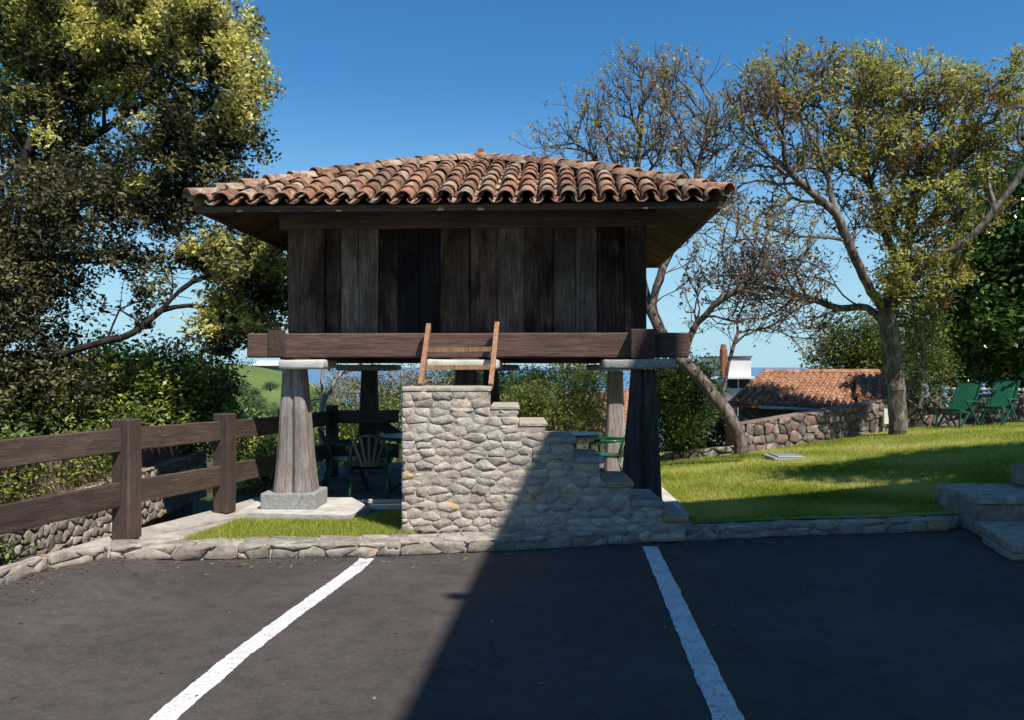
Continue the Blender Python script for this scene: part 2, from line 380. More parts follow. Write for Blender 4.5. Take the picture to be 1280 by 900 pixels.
def stone(name, poly, depth, gap, mat, parent, rnd, y=0, square=0):
    if area(poly) < .0012: return None
    # drop tiny edges
    q = [p for i, p in enumerate(poly) if math.dist(p, poly[i - 1]) > .012]
    if len(q) < 3: return None
    cx = sum(p[0] for p in q) / len(q); cz = sum(p[1] for p in q) / len(q)
    rr = math.sqrt(area(q)); sh = max(.5, 1 - gap * 2 / rr)
    q = [((p[0] - cx) * sh, (p[1] - cz) * sh) for p in q]
    e = .13 if square else .19
    ring = []
    for i in range(len(q)):
        a, b = q[i], q[(i + 1) % len(q)]
        for u in (e, 1 - e):
            j = rr * .07
            ring.append((a[0] + (b[0] - a[0]) * u + rnd.uniform(-j, j), a[1] + (b[1] - a[1]) * u + rnd.uniform(-j, j)))
    n = len(ring); vs = []; fs = []
    tx, tz = rnd.uniform(-.13, .13), rnd.uniform(-.13, .13); dj = rnd.uniform(.7, 1.25)
    for s, dpt in ((1, 0), (.975, .8), (.88, 1.0)):
        for (x, z) in ring:
            vs.append((x * s, y - depth * dj * dpt * (1 + rnd.uniform(-.2, .2)) - (x * tx + z * tz) * dpt * .25, z * s))
    vs.append((0, y - depth * dj * 1.03, 0))
    for k in range(2):
        for i in range(n): fs.append((k * n + i, (k + 1) * n + i, (k + 1) * n + (i + 1) % n, k * n + (i + 1) % n)[::-1])
    for i in range(n): fs.append((2 * n + i, 2 * n + (i + 1) % n, 3 * n))
    ar2 = sum(ring[i][0] * ring[(i + 1) % n][1] - ring[(i + 1) % n][0] * ring[i][1] for i in range(n))
    if ar2 < 0: fs = [f[::-1] for f in fs]
    return mk(name, vs, fs, mat, parent, (cx, 0, cz), smooth=True)

# ================================================================ THE SETTING
Kpts = [(-3.42, 3.6), (-3.62, 5.3), (-3.74, 6.4), (-3.72, 7.1), (-3.45, 7.55), (-2.49, 7.98), G(500, 695), G(640, 689), G(760, 681), G(900, 674), G(1050, 668), G(1186, 664), (4.99, 9.66)]
Kpts = [Vector((p[0], p[1], 0)) for p in Kpts]
def az(x, y):
    u = min(1, max(0, (-x - 2.5) / 1.3)) * min(1, max(0, (y - 3) / 2)); return .125 * u * u * (3 - 2 * u)
# asphalt sheet (a little lumpy), running back past the camera
vs = []; fs = []
xs = [-6, -4.1, -3.85, -3.6, -3.4, -3.2, -3.0, -2.8] + [p.x for p in Kpts[5:]] + [6, 9, 14, 20]; yk = [7.6, 7.6, 7.6, 7.6, 7.8, 7.9, 8.0, 8.1] + [p.y + .3 for p in Kpts[5:]] + [10, 10, 10, 10]
rows = 34
for i, x in enumerate(xs):
    for j in range(rows):
        u = j / (rows - 1); yy = -16 + (yk[i] + 16) * u ** .6; vs.append((x, yy, az(x, yy)))
for i in range(len(xs) - 1):
    for j in range(rows - 1):
        fs.append((i * rows + j, (i + 1) * rows + j, (i + 1) * rows + j + 1, i * rows + j + 1))
tag(mk('asphalt_car_park', vs, fs, m_asph), 'dark grey worn asphalt of the car park', kind='structure')
def stripe(pts, w, label):
    vs = []; fs = []; P_ = []
    for i in range(len(pts) - 1):
        for k in range(30): P_.append(pts[i].lerp(pts[i + 1], k / 30))
    P_.append(pts[-1])
    for i, p in enumerate(P_):
        a = (P_[min(i + 1, len(P_) - 1)] - P_[max(i - 1, 0)]).normalized(); n_ = Vector((a.y, -a.x, 0))
        e1 = (mnoise.noise(p * 5) + mnoise.noise(p * 23)) * .009; e2 = (mnoise.noise(p * 5 + Vector((9, 9, 9))) + mnoise.noise(p * 23 + Vector((9, 9, 9)))) * .009
        vs += [p - n_ * (w / 2 + e1) + Vector((0, 0, .004)), p + n_ * (w / 2 + e2) + Vector((0, 0, .004))]
        if i: fs.append((2 * i - 2, 2 * i - 1, 2 * i + 1, 2 * i))
    o = mk('parking_line', vs, fs, m_paint); tag(o, label, kind='structure'); return o
stripe([G(-40, 1180), G(211, 893), G(300, 818), G(372, 764), G(430, 722), G(449, 708), G(459, 698)], .135, 'sunlit white parking line curving up to the kerb')
stripe([G(1000, 1110), G(907, 893), G(868, 808), G(836, 735), G(812, 683)], .15, 'white parking line lying in the house shadow')

# lawn terrain
def lawn_z(x, y):
    s = min(1, max(0, (y - 9.2) / 5)); s = s * s * (3 - 2 * s) * .92 + .08
    z = .115 + .102 * (x - 2) * s - .043 * (y - 9.5)
    if x > 9: z -= .06 * (x - 9) * s
    return z + .012 * mnoise.noise(Vector((x * .9, y * .9, 0)))
def kerb_y(x):
    for a, b in zip(Kpts, Kpts[1:]):
        if a.x <= x <= b.x: return a.y + (b.y - a.y) * (x - a.x) / (b.x - a.x)
    return Kpts[-1].y
vs = []; fs = []; nx_, ny_ = 44, 36
for i in range(nx_):
    for j in range(ny_):
        v_ = j / (ny_ - 1); u = i / (nx_ - 1)
        yy0 = kerb_y(min(1.98 + 18 * u, 4.9)) + .2 - .5 * max(0, min(1, (18 * u - 2.6)))
        y = yy0 + (19.6 - yy0) * v_
        x = 1.88 + .03 * (y - 9.4) + 18 * u
        vs.append((x, y, lawn_z(x, y)))
for i in range(nx_ - 1):
    for j in range(ny_ - 1): fs.append((i * ny_ + j, (i + 1) * ny_ + j, (i + 1) * ny_ + j + 1, i * ny_ + j + 1))
tag(mk('lawn', vs, fs, m_turf, smooth=True), 'sloping lawn right of the granary', kind='structure')
# patio slab under the granary and path beside it
def prism(name, pts, z0, z1, mat, parent=None, b=0):
    n = len(pts); vs = [(p[0], p[1], z0) for p in pts] + [(p[0], p[1], z1) for p in pts]
    fs = [tuple(range(n))[::-1], tuple(range(n, 2 * n))] + [(i, (i + 1) % n, n + (i + 1) % n, n + i) for i in range(n)]
    return mk(name, vs, fs, mat, parent)
tag(prism('patio', [(-3.35, 9.55), (-2.6, 9.9), (-1.2, 10.0), (1.75, 9.45), (1.9, 15.4), (-2.85, 15.4)], -.6, .07, m_patio_shade), 'concrete paving under the granary, its shade put into the colour', kind='structure')
# grass strip between kerb and patio
gp = [G(215, 681, .1), G(505, 671, .1), (-.9, 8.75), (-.85, 9.75), (-1.3, 10.05), G(440, 651, .1), G(300, 650, .1)]
tag(prism('grass_strip', [(p[0], p[1]) for p in gp], -.3, .085, m_turf), 'narrow sunlit strip of grass before the granary', kind='structure')
# path strip right of the pillar
pp = [(1.58, 9.0), (1.98, 9.05), (2.12, 15.4), (1.78, 15.4)]
tag(prism('path', pp, -.3, .11, m_slab), 'narrow pale path between granary and lawn', kind='structure')
# wide terrain
def terr(x, y):
    z = -.9
    if y > 17: z -= 62 * (1 - math.exp(-((y - 17) / 150) ** 1.25))
    if y > 17 and y < 60: z -= .03 * (y - 17)
    hill = 62 * math.exp(-((y - 330) / 150) ** 2) * (1 / (1 + math.exp((x + 48 + (y - 330) * .1) / 14)))
    z += hill * (1 + .02 * mnoise.noise(Vector((x * .02, y * .02, 1))))
    if y > 60: z += 1.2 * mnoise.noise(Vector((x * .03, y * .03, 0)))
    if y > 900: z = min(z, -66)
    return z
gx = np.concatenate([-np.geomspace(900, 20, 34), np.linspace(-16, 24, 18), np.geomspace(28, 900, 26)])
gy = np.concatenate([np.linspace(-20, 30, 14), np.geomspace(34, 1500, 60)])
vs = [(x, y, terr(x, y)) for x in gx for y in gy]; n_ = len(gy)
fs = [(i * n_ + j, (i + 1) * n_ + j, (i + 1) * n_ + j + 1, i * n_ + j + 1) for i in range(len(gx) - 1) for j in range(n_ - 1)]
terrain = tag(mk('terrain', vs, fs, m_field, smooth=True), 'green hillside falling away to the sea', kind='structure')
tag(mk('sea', [(-30000, 500, -58), (30000, 500, -58), (30000, 45000, -58), (-30000, 45000, -58)], [(0, 1, 2, 3)], m_sea), 'blue sea on the horizon', kind='structure')
# sunken earth bank beyond the fence
tag(prism('earth_bank', [(-12, 2), (-4.0, 2), (-3.75, 8), (-3.35, 13.6), (-3.0, 16.5), (-12, 16.5)], -2, -.62, m_earth), 'bare earth of the lane below the fence', kind='structure')
tag(prism('earth_bank', [(-2.95, 15.5), (20, 19.7), (20, 26), (-12, 26), (-12, 16.6), (-3, 16.6)], -2, -.55, m_earth), 'weedy earth behind the granary', kind='structure')

# ---------------- kerb with its stones
kerb = thing('kerb', None, None, (0, 0, 0)); kerb['kind'] = 'structure'; kerb['label'] = 'low rubble stone kerb along the car park'
rk = random.Random(3)
def offs(i, dist):
    a = (Kpts[min(i + 1, len(Kpts) - 1)] - Kpts[max(i - 1, 0)]).normalized()
    return Kpts[i] + Vector((-a.y, a.x, 0)) * dist
KW = .42
vs = []; fs = []
for i in range(len(Kpts)):
    a0 = offs(i, .035); a1 = offs(i, (KW if i > 4 else .2) - .02)
    vs += [(a0.x, a0.y, -.1), (a0.x, a0.y, .112 + az(*Kpts[i][:2]) * .7), (a1.x, a1.y, .118 + az(*Kpts[i][:2]) * .7), (a1.x, a1.y, -.1)]
    if i:
        b_ = i * 4
        for k in range(4): fs.append((b_ - 4 + k, b_ + k, b_ + (k + 1) % 4, b_ - 4 + (k + 1) % 4))
fs.append((4 * len(Kpts) - 4, 4 * len(Kpts) - 3, 4 * len(Kpts) - 2, 4 * len(Kpts) - 1))
mk('kerb_bed', vs, fs, m_conc, kerb)
def along(s):
    for i in range(len(Kpts) - 1):
        L = (Kpts[i + 1] - Kpts[i]).length
        if s <= L: return Kpts[i].lerp(Kpts[i + 1], s / L), (Kpts[i + 1] - Kpts[i]).normalized(), i
        s -= L
    return Kpts[-1], (Kpts[-1] - Kpts[-2]).normalized(), len(Kpts) - 2
tot = sum((b - a).length for a, b in zip(Kpts, Kpts[1:]))
def cellset(L, H, sw, sh, seed, c=.2): return cells(L, H, sw, sh, random.Random(seed), c)
for i in range(len(Kpts) - 1):
    p0, p1 = Kpts[i], Kpts[i + 1]; za, zc = az(*p0[:2]), az(*p1[:2]); a = p1 - p0; L = a.length; a.normalize(); n_ = Vector((-a.y, a.x, 0)); ang = math.atan2(a.y, a.x)
    if i < 1: continue
    if i < 4: KW_ = .16
    else: KW_ = KW
    for seed, poly in cellset(L, KW_ - .03, .36, .21, 100 + i, .1):        # top stones
        o = stone('kerb_cap', poly, .014, .005, m_kerb, kerb, rk, 0, True)
        if o:
            cx_, cz_ = o.location.x, o.location.z
            o.location = p0 + a * cx_ + n_ * (.03 + cz_) + Vector((0, 0, .112 + .7 * (za + (zc - za) * cx_ / L) + rk.uniform(-.003, .005))); o.rotation_euler = (R(-90), 0, ang)
    for seed, poly in cellset(L, .125, .34, .085 if i % 2 else .115, 200 + i, .05):       # face stones
        o = stone('kerb_stone', poly, .028, .005, m_kerb, kerb, rk, 0, True)
        if o:
            cx_, cz_ = o.location.x, o.location.z
            o.location = p0 + a * cx_ + n_ * .036 + Vector((0, 0, cz_ - .004 + .9 * (za + (zc - za) * cx_ / L))); o.rotation_euler = (0, 0, ang)

# ---------------- fence footing (low wall cap) on the left
FP = [Vector((-4.62, 3.1, 0)), Vector((-4.27, 4.76, 0)), Vector((-3.92, 6.42, 0)), Vector((-3.56, 8.1, 0)), Vector((-3.21, 9.78, 0)), Vector((-2.98, 11.6, 0)), Vector((-2.77, 13.45, 0))]
FZ = [.2, .2, .2, .19, .15, .1, .08]
vs = []; fs = []
for i, (p, fz) in enumerate(zip([Vector((-5.9, -15, 0))] + FP, [.2] + FZ)):
    ins = .02 if i < 5 else .26
    for dx, z in ((-.14, -1.2), (-.14, fz), (ins, fz - .045), (ins, -.3)): vs.append((p.x + dx, p.y, z + .0))
    if i:
        b_ = i * 4
        for k in range(4): fs.append((b_ - 4 + k, b_ + k, b_ + (k + 1) % 4, b_ - 4 + (k + 1) % 4)[::-1])
tag(mk('footing_wall', vs, fs, m_conc), 'pale concrete footing that carries the brown rail fence', 'wall')
# paving slope between footing and kerb
pvp = [(-3.45, 3.6, .14), (-3.66, 5.3, .17), (-3.76, 6.4, .185), (-3.74, 7.2, .185), (-3.36, 7.75, .16), (-2.5, 8.3, .115), (*G(205, 679, .1)[:2], .1), (*G(300, 648, .1)[:2], .1), (-2.9, 10.2, .09), (-3.12, 10.2, .09), (-3.45, 8.9, .13), (-3.66, 7.9, .16), (-3.95, 6.9, .18), (-4.1, 5.6, .17)]
n_ = len(pvp); vs = [(x, y, -.3) for x, y, z in pvp] + [tuple(p) for p in pvp]
pv = mk('pavement', vs, [tuple(range(n_, 2 * n_))] + [(i, (i + 1) % n_, n_ + (i + 1) % n_, n_ + i) for i in range(n_)], m_conc)
tag(pv, 'pale cracked paving between kerb and fence', kind='structure')

# ================================================================ FENCE
def fence_rail(root, p0, p1, z0, z1, h, mat=None, th=.055, seed=0):
    a = p1 - p0; L = a.length; me = rbox_me('rail', L, th, h, .008, .006, 5, seed)
    sl = math.atan2(z1 - z0, L)
    link('rail', me, mat or m_fence, root, (p0.x + a.x / 2, p0.y + a.y / 2, (z0 + z1) / 2), (0, -sl, math.atan2(a.y, a.x)))
fence = thing('rail_fence', 'dark brown two-rail wooden fence along the left edge', 'fence', (0, 0, 0))
rf = random.Random(5)
for i, p in enumerate(FP):
    if i == 0: continue
    w = .2 if i < 6 else .17
    me = rbox_me('post', w, w * .9, 1.1, .012, .006, 3, i)
    link('post', me, m_fencez, fence, (p.x + .02, p.y, FZ[i] - .02), (0, 0, math.atan2(FP[i].y - FP[i - 1].y, FP[i].x - FP[i - 1].x)))
for i in range(len(FP) - 1):
    off = Vector((.0, 0, 0))
    for k, (zb, h) in enumerate(((.78, .215), (.28, .225))):
        fence_rail(fence, FP[i] + off, FP[i + 1] + off, FZ[i] + zb, FZ[i + 1] + zb, h, seed=i * 2 + k)
# return section along the rear, and the descending brace
q0 = FP[-1]; q1 = Vector((-1.75, 13.6, 0))
for k, (zb, h) in enumerate(((.80, .2), (.26, .22))):
    fence_rail(fence, q0, q1, .08 + zb, .08 + zb, h, seed=30 + k)
MBr = MB().add(bar((-2.25, 13.7, .98), (-1.72, 13.75, .62), .18, .05, (0, 0, 1))); MBr.build('rail', m_fence, fence)
# ================================================================ GRANARY
GO = Vector((-.53, 10.12, 0)); GR = R(-2.7)
gr = thing('granary', 'raised wooden granary with terracotta tiled hip roof on six pillars', 'granary', GO, GR)
HW = 2.07; DEP = 4.1
rg = random.Random(11)
# front beam, rear beam, side beams (ends proud), middle beam
def gbox(name, mat, lo, hi, **k): return box(name, mat, gr, lo, hi, **k)
gbox('beam', m_beam, (-2.52, -.12, 1.85), (2.53, .18, 2.13), b=.014, jit=.008, cuts=7, seed=1)
gbox('beam', m_beam, (-2.5, DEP - .2, 1.80), (2.5, DEP + .12, 2.1), b=.014, jit=.006, cuts=5, seed=2)
gbox('beam', m_beamy, (-2.262, -.138, 1.862), (-2.06, -.122, 2.165), b=.01, seed=3)
gbox('beam', m_beamy, (-2.23, .182, 1.83), (-1.95, DEP - .205, 2.10), b=.012, seed=3)
gbox('beam', m_beamy, (1.86, -.30, 1.835), (2.13, -.122, 2.165), b=.01, seed=4)
gbox('beam', m_beamy, (1.86, .182, 1.83), (2.13, DEP - .205, 2.10), b=.012, seed=4)
for x in (-1.3, -.65, 0, .65, 1.3):
    gbox('joist', m_beamy, (x - .07, .19, 1.90), (x + .07, DEP - .21, 2.08), b=.008, seed=x)
# floor boards
for k in range(12):
    y0 = .05 + k * (DEP - .05) / 12
    gbox('floor_board', m_beam, (-2.0, y0 + .003, 2.105), (2.0, y0 + (DEP - .05) / 12 - .003, 2.14), b=.004, seed=k)
# wall planks on the front from photo joints
pj = [357, 404, 424, 447, 472, 497, 523, 550, 587, 622, 656, 692, 719, 746, 780, 807]
fx = [(p - 640) / F * 10.12 + .53 for p in pj]
def plank(x0, x1, z0, z1, y, d, rot=0, cx=0, cy=0, mat=m_plank):
    w = x1 - x0; me = rbox_me('wall_plank', w - .006, .045, z1 - z0, .006, .004, 4, rg.random() * 50)
    if rot == 0: loc = ((x0 + x1) / 2, y + d, z0)
    else: loc = (cx, (x0 + x1) / 2, z0)
    link('wall_plank', me, mat, gr, loc, (0, 0, rot))
PM = 'mmllkbbmmlkllkm'
for i in range(1, len(fx) - 2):
    plank(fx[i], fx[i + 1], 2.13, 3.42, .03, rg.choice([-.014, -.006, .002, .008]), mat={'m': m_plankm, 'l': m_plankl, 'k': m_plank, 'b': m_plankb}[PM[i]])
# corner posts / wide end planks
for (x0, x1) in ((fx[0], fx[1]), (fx[-2], fx[-1])):
    me = rbox_me('corner_post', x1 - x0 - .005, .16, 1.3, .012, .005, 4, x0)
    link('corner_post', me, m_plankm, gr, ((x0 + x1) / 2, .06, 2.13))
for x0 in (-2.07 + .08, 2.07 - .08):
    link('corner_post', rbox_me('corner_post', .16, .16, 1.3, .012, .005, 4, x0), m_plank, gr, (x0, DEP - .08, 2.13))
for sx in (-1, 1):
    y = .16
    while y < DEP - .18:
        w = min(rg.uniform(.22, .36), DEP - .16 - y)
        plank(y, y + w, 2.13, 3.42, 0, 0, R(90), sx * 2.035, 0); y += w
x = -1.95
while x < 1.9:
    w = min(rg.uniform(.25, .4), 1.92 - x); plank(x, x + w, 2.13, 3.42, DEP - .05, 0); x += w
gbox('lining', m_beam, (-1.99, .085, 2.15), (1.99, .11, 3.4), b=.003)
gbox('lining', m_beam, (-1.99, DEP - .12, 2.15), (1.99, DEP - .09, 3.4), b=.003)
# top plates
gbox('top_plate', m_beam, (-2.16, -.085, 3.34), (2.16, .12, 3.60), b=.012, jit=.008, cuts=7, seed=8)
gbox('top_plate', m_beam, (-2.16, DEP - .12, 3.34), (2.16, DEP + .08, 3.60), b=.012, seed=9)
gbox('top_plate', m_beamy, (-2.12, .123, 3.345), (-1.95, DEP - .123, 3.595), b=.012, seed=10)
gbox('top_plate', m_beamy, (1.95, .123, 3.345), (2.12, DEP - .123, 3.595), b=.012, seed=11)
# ------- roof
RX = -.04; E = 2.83; CY = DEP / 2; EZ = 3.47; RISE = 1.03; SL = math.atan2(RISE, E); RL = math.hypot(E, RISE)
rx = .0
# deck as a thin pyramid shell
top = (0, CY, EZ + RISE); 
def pyr(e, z, apex): return [(RX - e, CY - e, z), (RX + e, CY - e, z), (RX + e, CY + e, z), (RX - e, CY + e, z), (RX, CY, apex)]
vs = pyr(E, EZ, EZ + RISE) + pyr(E - .01, EZ - .03, EZ + RISE - .03)
fs = [(0, 1, 4), (1, 2, 4), (2, 3, 4), (3, 0, 4), (6, 5, 9), (7, 6, 9), (8, 7, 9), (5, 8, 9), (0, 5, 6, 1), (1, 6, 7, 2), (2, 7, 8, 3), (3, 8, 5, 0)]
mk('roof_deck', vs, fs, m_soff, gr)
# soffit boards: run down the slope from wall to eave
def slope_pt(side, u, v, dz=0):
    "u along eave, v horizontal distance in from eave"
    z = EZ + v / E * RISE + .06 * math.sin(math.pi * max(0, min(1, v / E))) + dz
    x, y = {0: (u, -E + v), 1: (E - v, u), 2: (-u, E - v), 3: (-E + v, -u)}[side]
    return (x + RX, y + CY, z)
for side in range(4):
    nb = 30; bw = 2 * E / nb
    for k in range(nb):
        u0 = -E + k * bw + .004; u1 = u0 + bw - .008
        vmax = 1.15; a0 = min(vmax, E - abs(u0) - .01); a1 = min(vmax, E - abs(u1) - .01)
        if min(a0, a1) < .08: continue
        dz = -.034 - rg.uniform(0, .008); T = -.016
        vs = [slope_pt(side, u0, .062, dz), slope_pt(side, u1, .062, dz), slope_pt(side, u1, a1, dz), slope_pt(side, u0, a0, dz)]
        vs += [(a, b, c + T) for a, b, c in vs]
        mk('soffit_board', vs, [(3, 2, 1, 0)[::-1], (4, 5, 6, 7)[::-1], (0, 1, 5, 4)[::-1], (1, 2, 6, 5)[::-1], (2, 3, 7, 6)[::-1], (3, 0, 4, 7)[::-1]], m_soffy if side in (0, 2) else m_soff, gr)
# fascia boards
for side in range(4):
    vs = []
    for u in (-E, E):
        for v, dz in ((.015, -.065), (.015, .0), (.06, .0), (.06, -.065)):
            uu = u + (v if u < 0 else -v); vs.append(slope_pt(side, uu, v, dz))
    mk('fascia', vs, [(0, 1, 2, 3)[::-1], (4, 5, 6, 7), (0, 4, 5, 1)[::-1], (1, 5, 6, 2)[::-1], (2, 6, 7, 3)[::-1], (3, 7, 4, 0)[::-1]], m_beam, gr)
# curved clay tiles
def barrel(r0, r1, L, k=7, th=.014, up=True, amp=1.0):
    "half-barrel, lower end at y=0 (radius r0), upper end at y=L (radius r1)"
    vs = []; fs = []
    for r in (0, -th):
        for yy, rad in ((0, r0), (L, r1)):
            for j in range(k + 1):
                an = math.pi * (.04 + .92 * j / k); x_ = math.cos(an) * (rad + r); z_ = math.sin(an) * (rad + r) * amp
                vs.append((x_, yy, z_ if up else -z_))
    m_ = k + 1
    for j in range(k):
        fs.append((j, j + 1, m_ + j + 1, m_ + j)); fs.append((2 * m_ + j, 3 * m_ + j, 3 * m_ + j + 1, 2 * m_ + j + 1))
        fs.append((j, 2 * m_ + j, 2 * m_ + j + 1, j + 1)); fs.append((m_ + j, m_ + j + 1, 3 * m_ + j + 1, 3 * m_ + j))
    if up: fs = [f[::-1] for f in fs]
    return vs, fs
def tile_me(name, *a, **k):
    me = bpy.data.meshes.new(name); v_, f_ = barrel(*a, **k); me.from_pydata(v_, [], f_); me.update(); me.shade_smooth()
    me.materials.append(m_tile); return me
cover = tile_me('cover_tile', .098, .078, .43); chan = tile_me('channel_tile', .078, .092, .43, up=False, amp=.8)
PIT = 2 * E / 26; EXP = .335
side_cover = MB(); side_t = []
def put_tiles(side):
    rot0 = {0: 0, 1: R(90), 2: R(180), 3: R(270)}[side]
    for half in (0, 1):
        for i in range(26 + (1 - half) * 0):
            u = -E + (i + (.5 if half == 0 else 0)) * PIT
            if half and i == 0: continue
            lim = (E - abs(u)); row = 0
            while True:
                s_ = -.07 + row * EXP
                v = s_ * math.cos(SL)
                if v + .16 > lim: break
                lift = (.062 if half == 0 else .085) + (.0 if half else .006) 
                jx, jr = rg.uniform(-.007, .007), rg.uniform(-.035, .035); jl = rg.uniform(-.02, .02)
                x, y, z = slope_pt(side, u + jx, v + jl, lift + rg.uniform(-.004, .006))
                tilt = math.atan(RISE / E + .06 * math.pi / E * math.cos(math.pi * max(0, min(1, v / E)))) - .045
                Mx = Matrix.Translation((x, y, z)) @ Matrix.Rotation(rot0 + jr, 4, 'Z') @ Matrix.Rotation(tilt, 4, 'X')
                if side == 0:
                    o = link('roof_tile', cover if half == 0 else chan, None, gr); o.matrix_local = Mx
                else:
                    v_, f_ = barrel(.098, .078, .43, 5) if half == 0 else barrel(.078, .092, .43, 5, up=False, amp=.8)
                    side_t.append(([Mx @ Vector(p) for p in v_], f_))
                row += 1
for sd in range(4): put_tiles(sd)
for vf in side_t: side_cover.add(vf)
o = side_cover.build('roof_tiles', m_tile, gr, smooth=True); o['kind'] = 'stuff'
# hip tiles
hipm = tile_me('hip_tile', .115, .092, .43, amp=.95)
for (cx_, cy_, azi) in ((-1, -1, R(-45)), (1, -1, R(45)), (1, 1, R(135)), (-1, 1, R(225))):
    HL = math.sqrt(2) * E; hs = math.atan2(RISE, HL); n_ = 13; Lh = math.hypot(HL, RISE)
    for k in range(n_):
        s_ = -.07 + k * (Lh - .3) / (n_ - .8); v = s_ * math.cos(hs) / math.sqrt(2)
        x, y, z = RX + cx_ * (E - v), CY + cy_ * (E - v), EZ + v / E * RISE + .06 * math.sin(math.pi * max(0, min(1, v / E))) + .105 + rg.uniform(-.006, .012)
        o = link('hip_tile', hipm, None, gr)
        o.matrix_local = Matrix.Translation((x, y, z)) @ Matrix.Rotation(azi + rg.uniform(-.05, .05), 4, 'Z') @ Matrix.Rotation(hs - .05, 4, 'X')
vs, fs = tube([(0, CY, EZ + RISE + .08), (0, CY, EZ + RISE + .16), (0, CY, EZ + RISE + .20), (0, CY, EZ + RISE + .27)], [.16, .15, .085, .03], 10)
mk('finial', vs, fs, m_tile, gr, smooth=True)
# ------- pillars, cap slabs, plinths
def pillar(x, y, zb, zt, wb, wt, leanx=0, mat=m_pillar, crack=True):
    k = 28; n_ = 9; vs = []; fs = []
    for i in range(n_):
        u = i / (n_ - 1); w = (wb + (wt - wb) * (u ** .85)) / 2
        for j in range(k):
            a = 2 * math.pi * j / k; c_, s_ = math.cos(a), math.sin(a)
            m_ = max(abs(c_), abs(s_)); rr = w / (m_ ** .82)
            da = ((a - 1.5 * math.pi + math.pi) % (2 * math.pi)) - math.pi
            if crack and abs(da) < .05: rr *= .80
            rr *= 1 + .03 * mnoise.noise(Vector((c_ * 2 + x * 3, s_ * 2 + y, u * 2.5))) + .014 * mnoise.noise(Vector((c_ * 9, s_ * 9, u * 3 + x)))
            vs.append((c_ * rr + leanx * u, s_ * rr, zb + (zt - zb) * u))
    for i in range(n_ - 1):
        for j in range(k): fs.append((i * k + j, i * k + (j + 1) % k, (i + 1) * k + (j + 1) % k, (i + 1) * k + j))
    fs.append(tuple(range(k))[::-1]); fs.append(tuple((n_ - 1) * k + j for j in range(k)))
    mk('pillar', vs, fs, mat, gr, (x, y, 0))
PX = [(-1.97, .0), (0.02, .0), (2.02, -.0)]
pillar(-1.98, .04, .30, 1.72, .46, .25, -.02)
pillar(0.0, .04, .30, 1.72, .40, .24, 0, m_pillar_shade)
pillar(2.0, .06, .10, 1.72, .50, .27, 0.03, m_pillar_shade)
for x in (-1.97, 0.0, 1.99): pillar(x, DEP - .06, .28 if x < 1 else .1, 1.68, .36, .24, 0, m_pillar_shade if x < 1 else m_pillar, False)
def capslab(x0, x1, y0, y1, z0, z1, mat=m_slab, seed=0):
    me = rbox_me('cap_slab', x1 - x0, y1 - y0, z1 - z0, .028, .012, 3, seed, 2)
    o = link('cap_slab', me, mat, gr, ((x0 + x1) / 2, (y0 + y1) / 2, z0)); me.shade_smooth()
capslab(-2.10, -1.59, -.30, .36, 1.72, 1.828, seed=1)
capslab(-.42, .40, -.31, .38, 1.72, 1.828, seed=2)
capslab(1.55, 2.36, -.30, .40, 1.72, 1.828, m_granite, seed=3)
for x in (-1.97, 0.0, 1.99): capslab(x - .45, x + .45, DEP - .5, DEP + .38, 1.685, 1.775, m_granite, seed=x)
gbox('wedge', m_beam, (-1.98, -.1, 1.826), (-1.80, .15, 1.852), b=.004)
gbox('wedge', m_beam, (-.16, -.1, 1.826), (.16, .15, 1.852), b=.004)
gbox('wedge', m_beam, (1.9, -.1, 1.826), (2.1, .15, 1.852), b=.004)
# plinths
def plinth(x0, x1, y0, y1, z0, z1, s):
    link('plinth', rbox_me('plinth', x1 - x0, y1 - y0, z1 - z0, .02, .01, 2, s, 2), m_granite, gr, ((x0 + x1) / 2, (y0 + y1) / 2, z0))
plinth(-2.33, -1.70, -.22, .36, .115, .31, 1); plinth(-.35, .35, -.3, .4, .07, .3, 2)
plinth(-2.3, -1.65, DEP - .4, DEP + .28, .07, .28, 4); plinth(-.33, .33, DEP - .4, DEP + .28, .07, .28, 5)
# flagstone under the left pillar
fl = prism('flagstone', [G(296, 641, .12)[:2], G(436, 645, .12)[:2], G(462, 634, .12)[:2], G(440, 622, .12)[:2], G(330, 622, .12)[:2]], .02, .125, m_slab)
tag(fl, 'pale flagstone under the front left granary pillar', 'flagstone')
# sunlit strips of the shaded floor, the light put in as pale bars
for (x0, x1, y0, y1, lab) in ((-1.72, -.95, 10.35, 10.47, 'narrow pale bar standing in for a sunlit floor strip nearest the stairs'), (-1.85, -1.0, 10.85, 10.93, 'narrow pale bar standing in for a sunlit floor strip under the garden table')):
    o = box('lit_floor_strip', m_slab, None, (x0, y0, .06), (x1, y1, .105), b=.006); tag(o, lab, 'lit floor strip')

# ================================================================ STONE STAIRCASE
st = thing('stone_staircase', 'rubble stone staircase climbing left to the granary ladder', 'staircase', (0, 0, 0))
YF = 8.72; YB = 9.62
def sx_(px): return (px - 640) / F * YF
def sz_(py): return CAMH + (HOR - py) / F * YF
stairX = [sx_(p) for p in (502, 613, 649, 684, 718, 752, 790, 828, 858)]
stairZ = [sz_(p) for p in (484, 507, 528, 547, 572, 602, 626, 646)]
zb = .02
